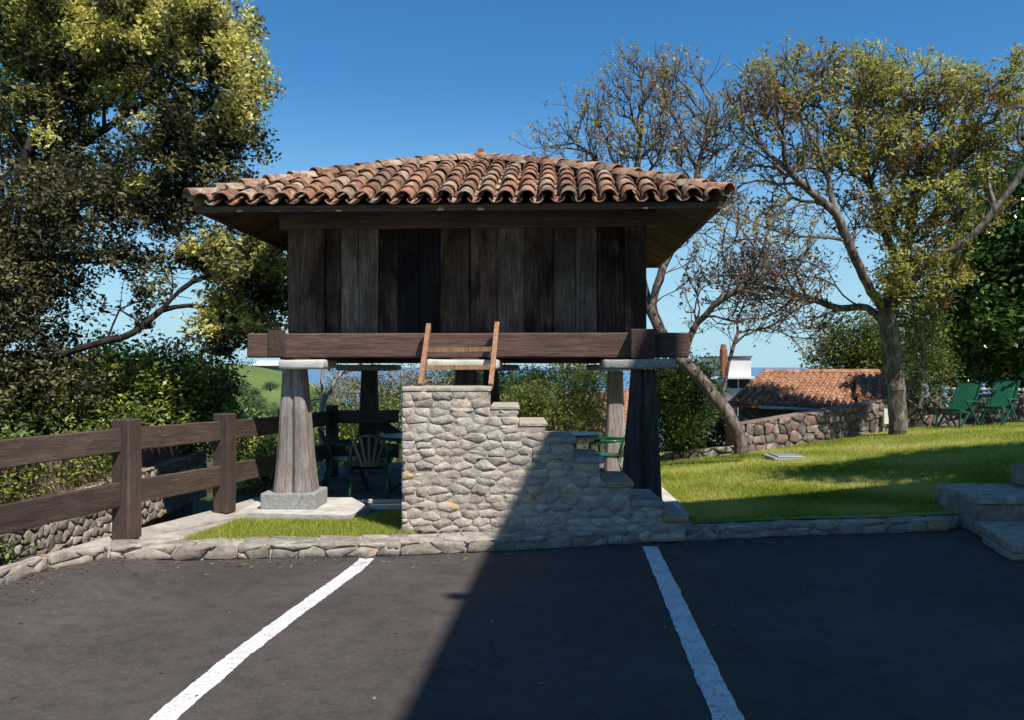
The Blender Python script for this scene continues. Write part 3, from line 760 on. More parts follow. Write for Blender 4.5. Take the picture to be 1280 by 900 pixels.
# mortar core
vs = []; fs = []
for k in range(8):
    x0, x1, z = stairX[k] + (.03 if k == 0 else -.02), stairX[k + 1] - .02, stairZ[k] - .05
    o = len(vs); vs += [(x0, YF + .006, zb), (x1, YF + .006, zb), (x1, YB - .02, zb), (x0, YB - .02, zb), (x0, YF + .006, z), (x1, YF + .006, z), (x1, YB - .02, z), (x0, YB - .02, z)]
    fs += [tuple(o + i for i in f) for f in ((3, 2, 1, 0), (4, 5, 6, 7), (0, 1, 5, 4), (1, 2, 6, 5), (2, 3, 7, 6), (3, 0, 4, 7))]
mk('core', vs, fs, m_mortar, st)
# treads
for k in range(8):
    x0, x1, z = stairX[k], stairX[k + 1] + .015, stairZ[k]
    if k >= 3:
        cut = YF + (YB - YF) * random.uniform(.45, .6)
        for (a, b) in ((YF - .012, cut - .006), (cut + .006, YB)):
            link('tread', rbox_me('tread', x1 - x0 + .02, b - a, .06, .014, .01, 2, k + a), m_kerb, st, ((x0 + x1) / 2, (a + b) / 2, z - .06))
    else:
        link('tread', rbox_me('tread', x1 - x0 - .012, YB - YF, .045, .01, .007, 3, k), m_mortar, st, ((x0 + x1) / 2 - .006, (YF + YB) / 2 + .003, z - .045))
# face stones
rs = random.Random(21)
Ht = stairZ[0] - zb
cl = cells(stairX[-1] - stairX[0], Ht, .195, .078, rs, .2, stairX[0], zb)
# upper left courses are squarer and longer
def topz(x):
    for k in range(8):
        if x < stairX[k + 1]: return stairZ[k] - (.048 if k < 3 else .062)
    return zb
def fit(seed, poly):
    for _ in range(6):
        bad = None
        for (x, z) in poly:
            if z > topz(x - 1e-4) + 1e-4: bad = (x, z); break
        if not bad: return poly
        x, z = bad
        k = max(i for i in range(8) if x - 1e-4 >= stairX[i] - 1e-6) if x > stairX[0] else 0
        if seed[0] < stairX[k] and k > 0: poly = clip(poly, 1, 0, stairX[k] + .0)
        else: poly = clip(poly, 0, 1, topz(x - 1e-4))
        if len(poly) < 3: return None
    return None
cnt = 0
stf = bpy.data.objects.new('face', None)
frame = st
for seed, poly in cl:
    if seed[1] > topz(seed[0]) - .01: continue
    p = fit(seed, poly)
    if not p: continue
    big = seed[1] > 1.0 
    o = stone('stone', p, .023, .003, m_stone, st, rs, 0, True)
    if o: o.location.y = YF + .022; cnt += 1
# left end face (seen from a step to the side) and the rear
rs2 = random.Random(31)
endz = topz(stairX[0] + .01)
for seed, poly in cells(YB - YF - .06, endz - zb, .22, .11, rs2, .25, 0, zb):
    o = stone('stone', poly, .03, .006, m_stone, st, rs2, 0, True)
    if o: c_ = o.location.copy(); o.rotation_euler = (0, 0, R(-90)); o.location = (stairX[0] + .03, YB - .03 - c_.x, c_.z)

# ---- ladder
lad = thing('wooden_ladder', 'short reddish wooden ladder leaning from the stone stairs to the granary', 'ladder', (0, 0, 0))
zt_ = stairZ[0]
lb, lt = P(525.5, 483, 9.33), P(536, 407, 9.93); rb, rt = P(613.5, 483, 9.28), P(621.5, 405, 9.88)
lb.z = rb.z = zt_
for a, b in ((lb, lt), (rb, rt)): mk('rail', *bar(a, b, .05, .075, (1, 0, 0)), m_ladder, lad)
for u in (.29, .58):
    mk('rung', *bar(lb.lerp(lt, u), rb.lerp(rt, u), .05, .035, (0, 0, 1)), m_ladder, lad)

# ================================================================ GARDEN FURNITURE
def garden_chair(loc, rz, label, mat, group='green plastic garden chairs under the granary'):
    t_ = thing('garden_chair', label, 'chair', loc, rz, group)
    # seat (facing +y), curved tub-like back with slats and arms
    vs = []; fs = []; n_ = 6
    for z in (.43, .40):
        for j in range(n_ + 1):
            for i in range(n_ + 1):
                x = -.23 + .46 * i / n_; y = -.20 + .42 * j / n_
                vs.append((x * (.92 + .08 * j / n_), y, z - .02 * math.cos(x * 6) + .0 + (.015 if j == n_ else 0) * -1))
    m_ = (n_ + 1) ** 2
    for s_ in (0, 1):
        for j in range(n_):
            for i in range(n_):
                a = s_ * m_ + j * (n_ + 1) + i; f = (a, a + 1, a + n_ + 2, a + n_ + 1); fs.append(f if s_ == 0 else f[::-1])
    mk('seat', vs, fs, mat, t_, smooth=True)
    # legs
    for sx in (-1, 1):
        mk('leg', *tube([(sx * .21, .19, .42), (sx * .25, .24, .2), (sx * .27, .27, 0)], [.03, .024, .02], 6), mat, t_, smooth=True)
        mk('leg', *tube([(sx * .20, -.19, .42), (sx * .23, -.25, .2), (sx * .25, -.29, 0)], [.03, .024, .02], 6), mat, t_, smooth=True)
        mk('arm', *tube([(sx * .25, .2, .41), (sx * .27, .2, .58), (sx * .275, .1, .63), (sx * .27, -.1, .63), (sx * .23, -.25, .64)], [.018, .02, .026, .026, .02], 6), mat, t_, smooth=True)
    # back rim
    pts = []
    for k in range(9):
        a = math.pi * k / 8; pts.append((-math.cos(a) * .235, -.21 - .10 * math.sin(a) - .06 * math.sin(a), .44 + .39 * math.sin(a) ** .55))
    mk('back_rim', *tube(pts, .02, 6), mat, t_, smooth=True)
    for k in range(5):
        x = (-2 + k) * .05; tp = .81 - abs(k - 2) * .02
        mk('back_slat', *bar((x * .8, -.20, .42), (x * 2.0, -.355, tp), .032, .012, (1, 0, 0)), mat, t_)
    return t_
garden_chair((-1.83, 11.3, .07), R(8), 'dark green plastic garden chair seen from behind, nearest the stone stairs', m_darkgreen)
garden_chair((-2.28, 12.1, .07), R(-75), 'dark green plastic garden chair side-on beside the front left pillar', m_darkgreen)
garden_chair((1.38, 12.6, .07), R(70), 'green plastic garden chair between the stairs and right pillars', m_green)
def round_table(loc, label, r=.5, mat=m_darkgreen):
    t_ = thing('garden_table', label, 'table', loc, 0, 'round garden tables under the granary')
    mk('table_top', *tube([(0, 0, .70), (0, 0, .705), (0, 0, .735), (0, 0, .74)], [r - .02, r, r, r - .02], 28), mat, t_)
    mk('stem', *tube([(0, 0, .05), (0, 0, .4), (0, 0, .7)], [.05, .04, .06], 10), mat, t_, smooth=True)
    for k in range(4):
        a = R(45 + 90 * k); mk('leg', *tube([(0, 0, .16), (math.cos(a) * .2, math.sin(a) * .2, .1), (math.cos(a) * .36, math.sin(a) * .36, .0)], [.03, .026, .022], 6), mat, t_, smooth=True)
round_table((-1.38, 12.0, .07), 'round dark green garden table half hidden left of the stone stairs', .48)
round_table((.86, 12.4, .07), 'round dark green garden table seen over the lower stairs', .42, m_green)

def lounger(loc, rz, label):
    t_ = thing('reclining_chair', label, 'chair', loc, rz, 'green reclining chairs on the lawn'); t_.scale = (.9, .9, .9)
    # faces +y locally
    for k in range(7):
        x = -.21 + .07 * k
        mk('seat_slat', *bar((x, -.16, .36), (x, .36, .44), (.061), .016, (1, 0, 0)), m_green, t_)
        mk('back_slat', *bar((x, -.18, .37), (x, -.62, 1.06 - .01 * abs(k - 3)), (.061), .016, (1, 0, 0)), m_green, t_)
    mk('back_rail', *bar((-.25, -.62, 1.05), (.25, -.62, 1.05), .05, .03, (0, 0, 1)), m_darkgreen, t_)
    mk('seat_rail', *bar((-.26, .37, .43), (.26, .37, .43), .05, .03, (0, 0, 1)), m_darkgreen, t_)
    for sx in (-1, 1):
        x = sx * .27
        mk('back_frame', *bar((x, -.12, .30), (x, -.63, 1.07), .03, .045, (1, 0, 0)), m_darkgreen, t_)
        mk('leg', *bar((x, .42, .0), (x, -.36, .62), .03, .045, (1, 0, 0)), m_darkgreen, t_)
        mk('leg', *bar((x * 1.08, -.52, .0), (x * 1.08, .1, .62), .03, .045, (1, 0, 0)), m_darkgreen, t_)
        mk('arm', *bar((x * 1.12, -.42, .62), (x * 1.12, .22, .64), .055, .025, (1, 0, 0)), m_green, t_)
        mk('leg', *bar((x, .36, .42), (x, .44, 0), .03, .04, (1, 0, 0)), m_darkgreen, t_)
for px, d, rz, lab in ((1196, 18.6, R(62), 'green reclining garden chair nearer the tree trunk'), (1246, 18.9, R(66), 'green reclining garden chair at the right edge of the lawn')):
    p = P(px, 540, d); p.z = lawn_z(p.x, p.y); lounger(p, rz + R(64), lab)
# flat stone / cover in the lawn
p = G(982, 580, .05); p.z = lawn_z(p.x, p.y) + .0
mc = thing('drain_cover', 'grey stone drain cover set in the lawn', 'drain cover', p)
link('surround', rbox_me('surround', .62, .75, .05, .012, .006, 2, 4), m_granite, mc, (0, 0, 0)); link('lid', rbox_me('lid', .44, .55, .02, .006, .002, 1, 2), m_metal, mc, (0, 0, .053))

# ---- stone steps at the far right
sb = thing('stone_steps', 'low stone steps rising out of frame at the right edge', 'steps', (0, 0, 0))
r3 = random.Random(9)
def stepblock(c0, c1, dep0, dep1, zb, zt, n, xe):
    "platform whose left side runs c0 (front) to c1 (rear), right edge xe"
    for i in range(n[0]):
        for j in range(n[1]):
            u0, u1, v0, v1 = i / n[0], (i + 1) / n[0], j / n[1], (j + 1) / n[1]
            def pt(u, v): a = Vector(c0).lerp(Vector(c1), v); return Vector((a.x + (xe - a.x) * u, a.y, 0))
            q = [pt(u0 + .003, v0 + .004), pt(u1 - .003, v0 + .004), pt(u1 - .003, v1 - .004), pt(u0 + .003, v1 - .004)]
            z = zt + r3.uniform(-.004, .006)
            vs = [(a.x, a.y, zt - .06) for a in q] + [(a.x, a.y, z) for a in q]
            # slight overhang
            mk('paving_stone', vs, [(3, 2, 1, 0), (4, 5, 6, 7), (0, 1, 5, 4), (1, 2, 6, 5), (2, 3, 7, 6), (3, 0, 4, 7)], m_kerb, sb)
    # faces: front stones and side stones
    f0, f1 = Vector(c0), Vector(c1); k = 5
    for i in range(k):
        u0, u1 = i / k, (i + 1) / k
        w = (xe - f0.x) / k
        link('step_stone', rbox_me('step_stone', w - .01, .2, zt - .065 - zb, .015, .008, 1, i + zt), m_kerb, sb, (f0.x + .02 + w * (i + .5), f0.y + .125, zb))
    L = (f1 - f0).length; a = math.atan2(f1.y - f0.y, f1.x - f0.x); k = 2
    for i in range(k):
        c_ = f0.lerp(f1, (i + .5) / k)
        link('step_stone', rbox_me('step_stone', L / k - .012, .2, zt - .065 - zb, .015, .008, 1, i + 7 + zt), m_kerb, sb, (c_.x + .125, c_.y + (.2 if i == 0 else 0), zb), (0, 0, a))
    core = [(f0.x + .12, f0.y + .12), (xe, f0.y + .12), (xe, f1.y - .03), (f1.x + .12, f1.y - .03)]
    prism('core', core, zb - .02, zt - .07, m_mortar, sb)
stepblock((4.82, 9.2, 0), (4.98, 10.35, 0), 0, 0, 0.0, .375, (4, 2), 8.2)
stepblock((4.47, 7.9, 0), (4.80, 9.17, 0), 0, 0, 0.0, .14, (4, 2), 8.2)
link('step_stone', rbox_me('step_stone', 1.6, .5, .24, .02, .01, 2, 77), m_kerb, sb, (6.62, 10.05, .378))

# ================================================================ VEGETATION
def leafmesh(name, cen, size, tint, updir=.35, aspect=.5, droop=0):
    n_ = len(cen)
    d = rng.normal(size=(n_, 3)); d[:, 2] = d[:, 2] * .7 - droop; d /= np.linalg.norm(d, axis=1)[:, None]
    nn = rng.normal(size=(n_, 3)); nn[:, 2] += updir * 3; 
    s_ = np.cross(d, nn); s_ /= np.linalg.norm(s_, axis=1)[:, None] + 1e-9
    up = np.cross(s_, d)
    L = (size * rng.uniform(.5, 1.45, n_))[:, None]; Wd = L * aspect * .5
    a = cen; b = cen + d * L * .5 + s_ * Wd + up * L * .06; c_ = cen + d * L; e = cen + d * L * .5 - s_ * Wd + up * L * .06
    V = np.stack([a, b, c_, e], 1).reshape(-1, 3); Fa = np.arange(n_ * 4).reshape(-1, 4)
    return fast_mesh(name, V, Fa, np.clip(tint, 0, 1))
class Tree:
    def __init__(s, seed):
        s.p = []; s.par = []; s.r = random.Random(seed); s.tips = []
    def limb(s, pts, start=None, fixed=None):
        "hand-placed limb through points (smoothed)"
        pts = [Vector(p) for p in pts]; idx = start if start is not None else -1
        if start is not None: pts = [Vector(s.p[start])] + pts
        out = []
        for i in range(len(pts) - 1):
            p0 = pts[max(i - 1, 0)]; p1 = pts[i]; p2 = pts[i + 1]; p3 = pts[min(i + 2, len(pts) - 1)]
            n_ = max(2, int((p2 - p1).length / .18))
            for k in range(n_ + (1 if i == len(pts) - 2 else 0)):
                if start is not None and i == 0 and k == 0: continue
                u = k / n_
                q = .5 * ((2 * p1) + (p2 - p0) * u + (2 * p0 - 5 * p1 + 4 * p2 - p3) * u * u + (3 * p1 - p0 - 3 * p2 + p3) * u ** 3)
                q += Vector([s.r.uniform(-.015, .015) for _ in range(3)])
                s.p.append(q[:]); s.par.append(idx); idx = len(s.p) - 1; out.append(idx)
        return out
    def near(s, q): 
        A = np.array(s.p); return int(np.argmin(((A - np.array(q)) ** 2).sum(1)))
    def grow(s, targets, seg=.16, jit=.1, lo=0, bf=.3):
        cap = len(s.p) + len(targets) * 45; A = np.zeros((cap, 3)); Dr = np.zeros((cap, 3)); PL = np.zeros(cap); n_ = len(s.p); A[:n_] = s.p
        for i in range(n_):
            q = s.par[i]
            if q >= 0:
                d = A[i] - A[q]; l = np.linalg.norm(d); PL[i] = PL[q] + l; Dr[i] = d / (l + 1e-9)
            else: Dr[i] = (0, 0, 1)
        T = [np.array(t) for t in targets]; tips = []
        d0 = [((A[:n_] - t) ** 2).sum(1).min() for t in T]
        for ti in np.argsort(d0):
            t = T[ti]; df = t - A[:n_]; L_ = np.sqrt((df ** 2).sum(1)) + 1e-6; cs = (df * Dr[:n_]).sum(1) / L_
            cost = L_ * (1 + .9 * np.clip(.75 - cs, 0, 2)) + bf * PL[:n_]; cost[:lo] += 99
            j = int(np.argmin(cost)); L = L_[j]; p0 = A[j]
            c1 = p0 + Dr[j] * L * .22 + df[j] * .28 + np.array([0, 0, -.03 * L]); n2 = min(40, max(1, int(L / seg))); idx = j
            wob = rng.normal(size=3) * jit * L * .12; wob2 = rng.normal(size=3) * jit * L * .08
            for k in range(1, n2 + 1):
                u = k / n2; q = (1 - u) ** 2 * p0 + 2 * u * (1 - u) * c1 + u * u * t
                if k < n2: q = q + wob * math.sin(u * math.pi) + wob2 * math.sin(u * 2 * math.pi) + rng.normal(size=3) * .012
                A[n_] = q; d = q - A[idx]; l = np.linalg.norm(d) + 1e-9; Dr[n_] = d / l; PL[n_] = PL[idx] + l
                s.p.append(tuple(q)); s.par.append(idx); idx = n_; n_ += 1
            tips.append(idx)
        return tips
    def twigs(s, tips, k=3, ln=.28, up=.35, rnd=.6):
        out = []
        for i in tips:
            p = np.array(s.p[i]); d = p - np.array(s.p[s.par[i]]); d /= np.linalg.norm(d) + 1e-9
            for _ in range(k):
                e = d * .6 + rng.normal(size=3) * rnd * .6 + np.array([0, 0, up]); e /= np.linalg.norm(e) + 1e-9
                L = ln * rng.uniform(.5, 1.3); m_ = p + e * L * .5 + rng.normal(size=3) * .015; q = p + e * L + np.array([0, 0, .04 * L])
                s.p.append(tuple(m_)); s.par.append(i); s.p.append(tuple(q)); s.par.append(len(s.p) - 2); out.append(len(s.p) - 1)
        return out
    def wood(s, base_r, tip_r=.004, name='trunk', cut=None):
        n_ = len(s.p); cnt = np.zeros(n_); par = np.array(s.par)
        ch = np.bincount(par[par >= 0], minlength=n_); leaf = ch == 0
        cnt[leaf] = 1
        for i in range(n_ - 1, -1, -1):
            if par[i] >= 0: cnt[par[i]] += cnt[i]
        ex = math.log(base_r / tip_r) / math.log(max(cnt.max(), 2)); rad = tip_r * cnt ** ex
        Pn = np.array(s.p); i = np.where(par >= 0)[0]; a = Pn[par[i]]; b = Pn[i]; ra = rad[par[i]]; rb_ = rad[i]
        ra = np.minimum(ra, rb_ * 1.6 + .002)
        Vs = []; Fs = []; off = 0
        for k, msk in ((9, rb_ > .04), (4, rb_ <= .04)):
            if not msk.any(): continue
            A, B, RA, RB = a[msk], b[msk], ra[msk], rb_[msk]
            t_ = B - A; ln = np.linalg.norm(t_, axis=1)[:, None] + 1e-9; t_ = t_ / ln
            B = B + t_ * RB[:, None] * .15
            s1 = np.cross(t_, np.array([.31, .17, .93])); s1 /= np.linalg.norm(s1, axis=1)[:, None] + 1e-9; s2 = np.cross(t_, s1)
            an = 2 * math.pi * np.arange(k) / k; cs = np.cos(an)[None, :, None]; sn = np.sin(an)[None, :, None]
            dirs = s1[:, None] * cs + s2[:, None] * sn
            r0 = A[:, None] + dirs * RA[:, None, None]; r1 = B[:, None] + dirs * RB[:, None, None]
            V = np.concatenate([r0, r1], 1); m_ = len(A)
            base = (np.arange(m_) * 2 * k)[:, None] + off; j = np.arange(k)[None]
            Fq = np.stack([base + j, base + (j + 1) % k, base + k + (j + 1) % k, base + k + j], 2).reshape(-1, 4)
            Vs.append(V.reshape(-1, 3)); Fs.append(Fq); off += m_ * 2 * k
        me = fast_mesh(name, np.concatenate(Vs), np.concatenate(Fs)); me.shade_smooth(); return me
def blob_pts(blobs, n_tot, shell=.35):
    "blobs: (cx,cy,cz,rx,ry,rz,weight) -> points and blob index"
    w = np.array([b[6] * b[3] * b[4] * b[5] for b in blobs]); w = w / w.sum()
    k = rng.choice(len(blobs), n_tot, p=w); B = np.array([b[:6] for b in blobs])[k]
    d = rng.normal(size=(n_tot, 3)); d /= np.linalg.norm(d, axis=1)[:, None]
    r = rng.uniform(shell ** 3, 1, n_tot) ** (1 / 3)
    return B[:, :3] + d * r[:, None] * B[:, 3:], k
def plant(name, label, cat, base, T, base_r, bark, leafmat, leafC, leafsize, tint, aspect=.5, droop=0, group=None, tip_r=.004, crown='crown', updir=.35):
    t_ = thing(name, label, cat, base, 0, group); bb = np.array(base)
    me = T.wood(base_r, tip_r); 
    co = np.empty(len(me.vertices) * 3, dtype=np.float32); me.vertices.foreach_get('co', co); co = co.reshape(-1, 3) - bb.astype(np.float32)
    me.vertices.foreach_set('co', co.ravel()); me.update()
    link('trunk', me, bark, t_)
    if leafC is not None and len(leafC):
        lm = leafmesh('crown', leafC - bb, leafsize, tint, updir, aspect, droop); link(crown, lm, leafmat, t_)
    return t_
def tufts(T, tips, per, spread, tint0, tintvar=.25):
    A = np.array([T.p[i] for i in tips]); n_ = len(A)
    C_ = np.repeat(A, per, 0) + rng.normal(size=(n_ * per, 3)) * spread
    tt = np.repeat(tint0, per) + rng.normal(size=n_ * per) * tintvar
    return C_, tt
def pb(px, py, d, rpx, rpy=None, rd=None, w=1.0):
    "ellipsoid blob from a sight-line position"
    p = P(px, py, d); rx = rpx * d / F; rz = (rpy or rpx) * d / F
    return (p.x, p.y, p.z, rx, rd or rx, rz, w)

# ---- left great evergreen oak, trunk out of frame
D = 13.0
T = Tree(1)
base = P(-95, 640, D); base.z = -.7
tr = T.limb([base, P(-75, 480, D), P(-35, 400, D), P(10, 320, D), P(60, 240, D + .3), P(105, 180, D + .3), P(170, 135, D), P(235, 85, D), P(285, 45, D)])
T.limb([P(20, 230, D - .5), P(60, 120, D - .3), P(110, 40, D), P(150, -30, D)], tr[int(len(tr) * .42)])
l2 = T.limb([P(0, 452, D - .6), P(60, 447, D - .8), P(115, 430, D - .8), P(165, 417, D - .8), P(200, 388, D - .6), P(240, 352, D - .6), P(300, 340, D - .5), P(340, 345, D - .4)], tr[int(len(tr) * .14)])
T.limb([P(150, 385, D - .8), P(152, 358, D - .8), P(160, 330, D - .7)], T.near(P(140, 424, D - .8)))
T.limb([P(45, 330, D - .3), P(110, 327, D - .3), P(160, 330, D - .3), P(215, 345, D - .3), P(290, 352, D - .2)], T.near(P(10, 320, D)))
T.limb([P(200, 366, D - .3), P(240, 372, D - .3)], T.near(P(160, 330, D - .3)))
T.limb([P(170, 250, D), P(240, 230, D), P(310, 200, D)], T.near(P(60, 240, D + .3)))
T.limb([P(0, 150, D + 1), P(30, 60, D + 1)], T.near(P(10, 320, D)))
bl = [pb(40, 40, D, 75, 60), pb(120, 50, D, 60, 60), pb(195, 45, D, 62, 55), pb(262, 45, D, 42, 55), pb(285, 110, D, 40, 45), pb(300, 165, D + .5, 34, 30, w=.6),
      pb(225, 120, D, 50, 35, w=.7), pb(150, 110, D, 45, 35, w=.8), pb(80, 110, D, 55, 40), pb(230, 185, D, 65, 35), pb(150, 215, D + .6, 45, 30, w=.35), pb(40, 170, D, 60, 45, w=.8),
      pb(100, 240, D, 60, 30, w=.7), pb(250, 235, D, 60, 25, w=.7), pb(180, 262, D, 60, 18, w=.9), pb(110, -40, D, 150, 35, w=.25), pb(-60, 80, D, 60, 120, w=.3)]
blL = [pb(275, 330, D - .4, 32, 22), pb(322, 345, D - .4, 34, 26), pb(305, 395, D - .4, 32, 28, w=.8), pb(262, 402, D - .4, 28, 22, w=.8), pb(340, 380, D - .3, 22, 30, w=.8), pb(340, 310, D - .2, 18, 25), pb(280, 432, D - .4, 20, 12, w=.6), pb(150, 332, D - .3, 30, 12, w=.5), pb(215, 345, D - .3, 34, 12, w=.5), pb(165, 385, D - .6, 22, 18, w=.4)]
tg, k = blob_pts(bl, 720); tips = T.grow(tg, .17, .16)
tg2, k2 = blob_pts(blL, 135); tips2 = T.grow(tg2, .17, .16)
tips3 = T.twigs(tips + tips2, 4, .30, .3, .8)
A = np.array([T.p[i] for i in tips3])
hi = np.clip((A[:, 2] - 4.5) / 2.2, 0, 1) * .72
pxx = A[:, 0] / A[:, 1] * F + 640
hi = np.where((A[:, 2] < 3.6) & (pxx > 225), .5, hi)
cl_n = np.array([mnoise.noise(Vector(a) * 1.9) for a in A])
tint0 = .16 + hi + cl_n * 1.3
LC, LT = tufts(T, tips3, 34, .07, tint0, .14)
plant('oak_tree', 'large evergreen oak with yellow-green new leaves at the left', 'tree', base, T, .095, m_bark_d, L_oak, LC, .08, LT, .5, tip_r=.005)
# ---- dark grey-green holm oak filling the left edge below
T = Tree(2); D = 12.2
base = P(-60, 640, D); base.z = -.7
tr = T.limb([base, P(-40, 500, D), P(-10, 400, D), P(10, 330, D), P(20, 260, D)])
T.limb([P(40, 400, D), P(75, 370, D)], tr[len(tr) // 2]); T.limb([P(40, 300, D), P(110, 270, D)], tr[-4])
bl = [pb(10, 260, D, 90, 50), pb(70, 300, D, 60, 35), pb(10, 340, D, 75, 50), pb(60, 370, D, 50, 40), pb(20, 430, D, 75, 55), pb(-60, 350, D, 90, 120, w=.5), pb(110, 255, D, 55, 30, w=.8), pb(165, 300, D, 35, 22, w=.5), pb(130, 345, D, 22, 30, w=.4), pb(30, 490, D, 85, 35), pb(170, 235, D + .5, 60, 30, w=.6), pb(240, 260, D + 1, 60, 28, w=.55), pb(310, 245, D + 1, 40, 22, w=.4)]
tg, k = blob_pts(bl, 350); tips = T.grow(tg, .18, .16)
tips3 = T.twigs(tips, 4, .28, .25, .8)
A = np.array([T.p[i] for i in tips3]); cl_n = np.array([mnoise.noise(Vector(a) * 1.7) for a in A])
LC, LT = tufts(T, tips3, 26, .075, .42 + cl_n * .6, .2)
plant('holm_oak_tree', 'dark grey-green holm oak at the left edge below the bright oak', 'tree', base, T, .15, m_bark_d, L_holm, LC, .075, LT)

# ---- generic shrub
def shrub(name, label, cat, base, blobs, ntips, per, spread, leafmat, size, tint, bark=m_bark_d, rb=.05, group=None, aspect=.5, vary=.5, sub=2, tv=.2, droop=0):
    T = Tree(int(abs(base[0]) * 100) + ntips)
    cen = Vector((blobs[0][0], blobs[0][1], blobs[0][2]))
    T.limb([base, Vector(base).lerp(cen, .5) + Vector((.05, 0, .1)), cen])
    tg, _ = blob_pts(blobs, ntips); tips = T.grow(tg, .25, .12)
    if sub:
        tips = T.twigs(tips, sub, spread * 2.2, .35, .8)
    A = np.array([T.p[i] for i in tips]); fr = 1.2 / max(spread * 6, .5)
    cl_n = np.array([mnoise.noise(Vector(a) * fr) for a in A])
    LC, LT = tufts(T, tips, per, spread, tint + cl_n * vary, tv)
    return plant(name, label, cat, base, T, rb, bark, leafmat, LC, size, LT, aspect, group=group, droop=droop)
D = 15.0
def B_(px, d, z=-.7): p = P(px, 500, d); return Vector((p.x, d, z))
shrub('laurel_bush', 'tall laurel bush with pale new leaves behind the fence', 'bush', B_(190, 13.5), [pb(190, 490, 13.5, 70, 50), pb(140, 480, 13.5, 60, 45), pb(240, 490, 13.6, 45, 42), pb(200, 540, 13.4, 90, 40), pb(270, 510, 13.8, 22, 35)], 460, 26, .10, L_hedge, .08, .6, group='bushes beyond the rail fence', vary=.9)
shrub('laurel_bush', 'dark shaded bush under the holm oak at the far left', 'bush', B_(30, 12.6), [pb(40, 520, 12.6, 80, 55), pb(-30, 520, 12.6, 80, 60), pb(90, 530, 12.8, 40, 50)], 360, 22, .12, L_hedge, .085, .15, group='bushes beyond the rail fence', vary=.5)
shrub('yellow_green_shrub', 'low yellow-green shrub beneath the lower fence rail', 'shrub', Vector((-4.25, 7.0, -.62)), [(-4.27, 7.0, -.15, .12, .7, .4, 1), (-4.35, 6.2, .3, .2, .5, .4, 1), (-4.25, 7.6, -.3, .1, .4, .25, .6)], 200, 22, .08, L_hedge, .042, .62, vary=.8, rb=.03)
shrub('wall_shrub', 'bushy green plant between the two fence rails', 'shrub', Vector((-4.7, 7.6, -.5)), [(-4.72, 7.0, .62, .16, .8, .32, 1), (-4.72, 8.2, .7, .16, .6, .3, 1), (-4.8, 6.2, .8, .25, .6, .35, 1), (-4.75, 9.6, .72, .14, 1.0, .2, 1)], 330, 22, .09, L_hedge, .045, .45, vary=.8, rb=.03)
# plants between fence and far meadow
shrub('meadow_shrub', 'light green shrub behind the left pillar', 'shrub', B_(330, 17, -.9), [pb(325, 575, 17, 42, 35), pb(300, 560, 17, 30, 28)], 150, 22, .12, L_hedge, .07, .6, vary=.5)
shrub('meadow_shrub', 'light green shrub behind the rear left pillar', 'shrub', B_(450, 19, -.9), [pb(450, 555, 19, 60, 40), pb(400, 570, 19, 40, 30), pb(490, 530, 19.5, 30, 40)], 260, 24, .14, L_hedge, .08, .5, vary=.6)
shrub('dry_twig_shrub', 'tangled pale dry shrub between pillar and stairs', 'shrub', B_(465, 20, -.9), [pb(455, 495, 20, 40, 30), pb(500, 490, 20, 35, 28), pb(540, 485, 20, 30, 20), pb(430, 480, 20.5, 20, 20)], 260, 9, .12, L_dry, .06, .5, bark=m_bark_w, rb=.07, vary=.4)
# pale pollarded tree with orange trunk
T = Tree(5); D = 16.5; base = P(403, 598, D)
tr = T.limb([base, P(402, 545, D), P(403, 512, D), P(405, 498, D)])
for pts in ([P(395, 488, D), P(385, 478, D), P(378, 470, D), P(372, 462, D)], [P(404, 485, D), P(403, 462, D), P(404, 440, D)], [P(413, 488, D), P(420, 476, D), P(428, 467, D), P(440, 462, D), P(455, 463, D)], [P(392, 500, D), P(378, 505, D)]): T.limb(pts, tr[-1])
tg, _ = blob_pts([pb(372, 450, D, 16, 16), pb(440, 455, D, 22, 16), pb(403, 430, D, 20, 18)], 26); tp = T.grow(tg, .12, .12)
LC, LT = tufts(T, tp, 8, .09, np.full(len(tp), .6), .2)
plant('pollarded_tree', 'small pollarded tree with pale forked branches behind the left pillar', 'tree', base, T, .055, m_bark_w, L_hedge, LC, .07, LT, tip_r=.012)

# ---- centre background greenery
shrub('bamboo_clump', 'bright green bamboo clump seen under the granary', 'bamboo', B_(700, 21, -.8), [pb(705, 480, 21, 40, 22), pb(665, 500, 21, 35, 28), pb(740, 490, 21, 30, 28), pb(700, 530, 21, 60, 30)], 380, 20, .11, L_hedge, .11, .8, bark=m_bark_o, aspect=.25, vary=.5, rb=.09)
shrub('flowering_shrub', 'yellowish shrub above the stone steps', 'shrub', B_(662, 18.5, -.7), [pb(665, 505, 18.5, 24, 16), pb(640, 530, 18.5, 24, 26)], 110, 22, .1, L_vine, .06, .6, vary=.4)
shrub('orchard_tree', 'distant green tree left of the bamboo', 'tree', B_(640, 32, -3), [pb(640, 500, 32, 40, 22), pb(600, 490, 32, 40, 24), pb(560, 500, 32, 40, 22)], 260, 20, .22, L_far, .14, .7, vary=.5)
shrub('laurel_bush', 'deep green bush between right pillar and leaning trunk', 'bush', B_(850, 17.5, -.6), [pb(850, 500, 17.5, 42, 34), pb(840, 545, 17.5, 30, 24), pb(868, 475, 17.5, 20, 16), pb(825, 480, 17.5, 22, 26)], 330, 24, .10, L_hedge, .07, .42, vary=.6)
shrub('laurel_bush', 'low bush with pale leaves at the foot of the white house', 'bush', B_(900, 24, -1.5), [pb(895, 545, 24, 35, 14), pb(862, 560, 24, 30, 12)], 120, 20, .14, L_far, .1, .7, vary=.6)

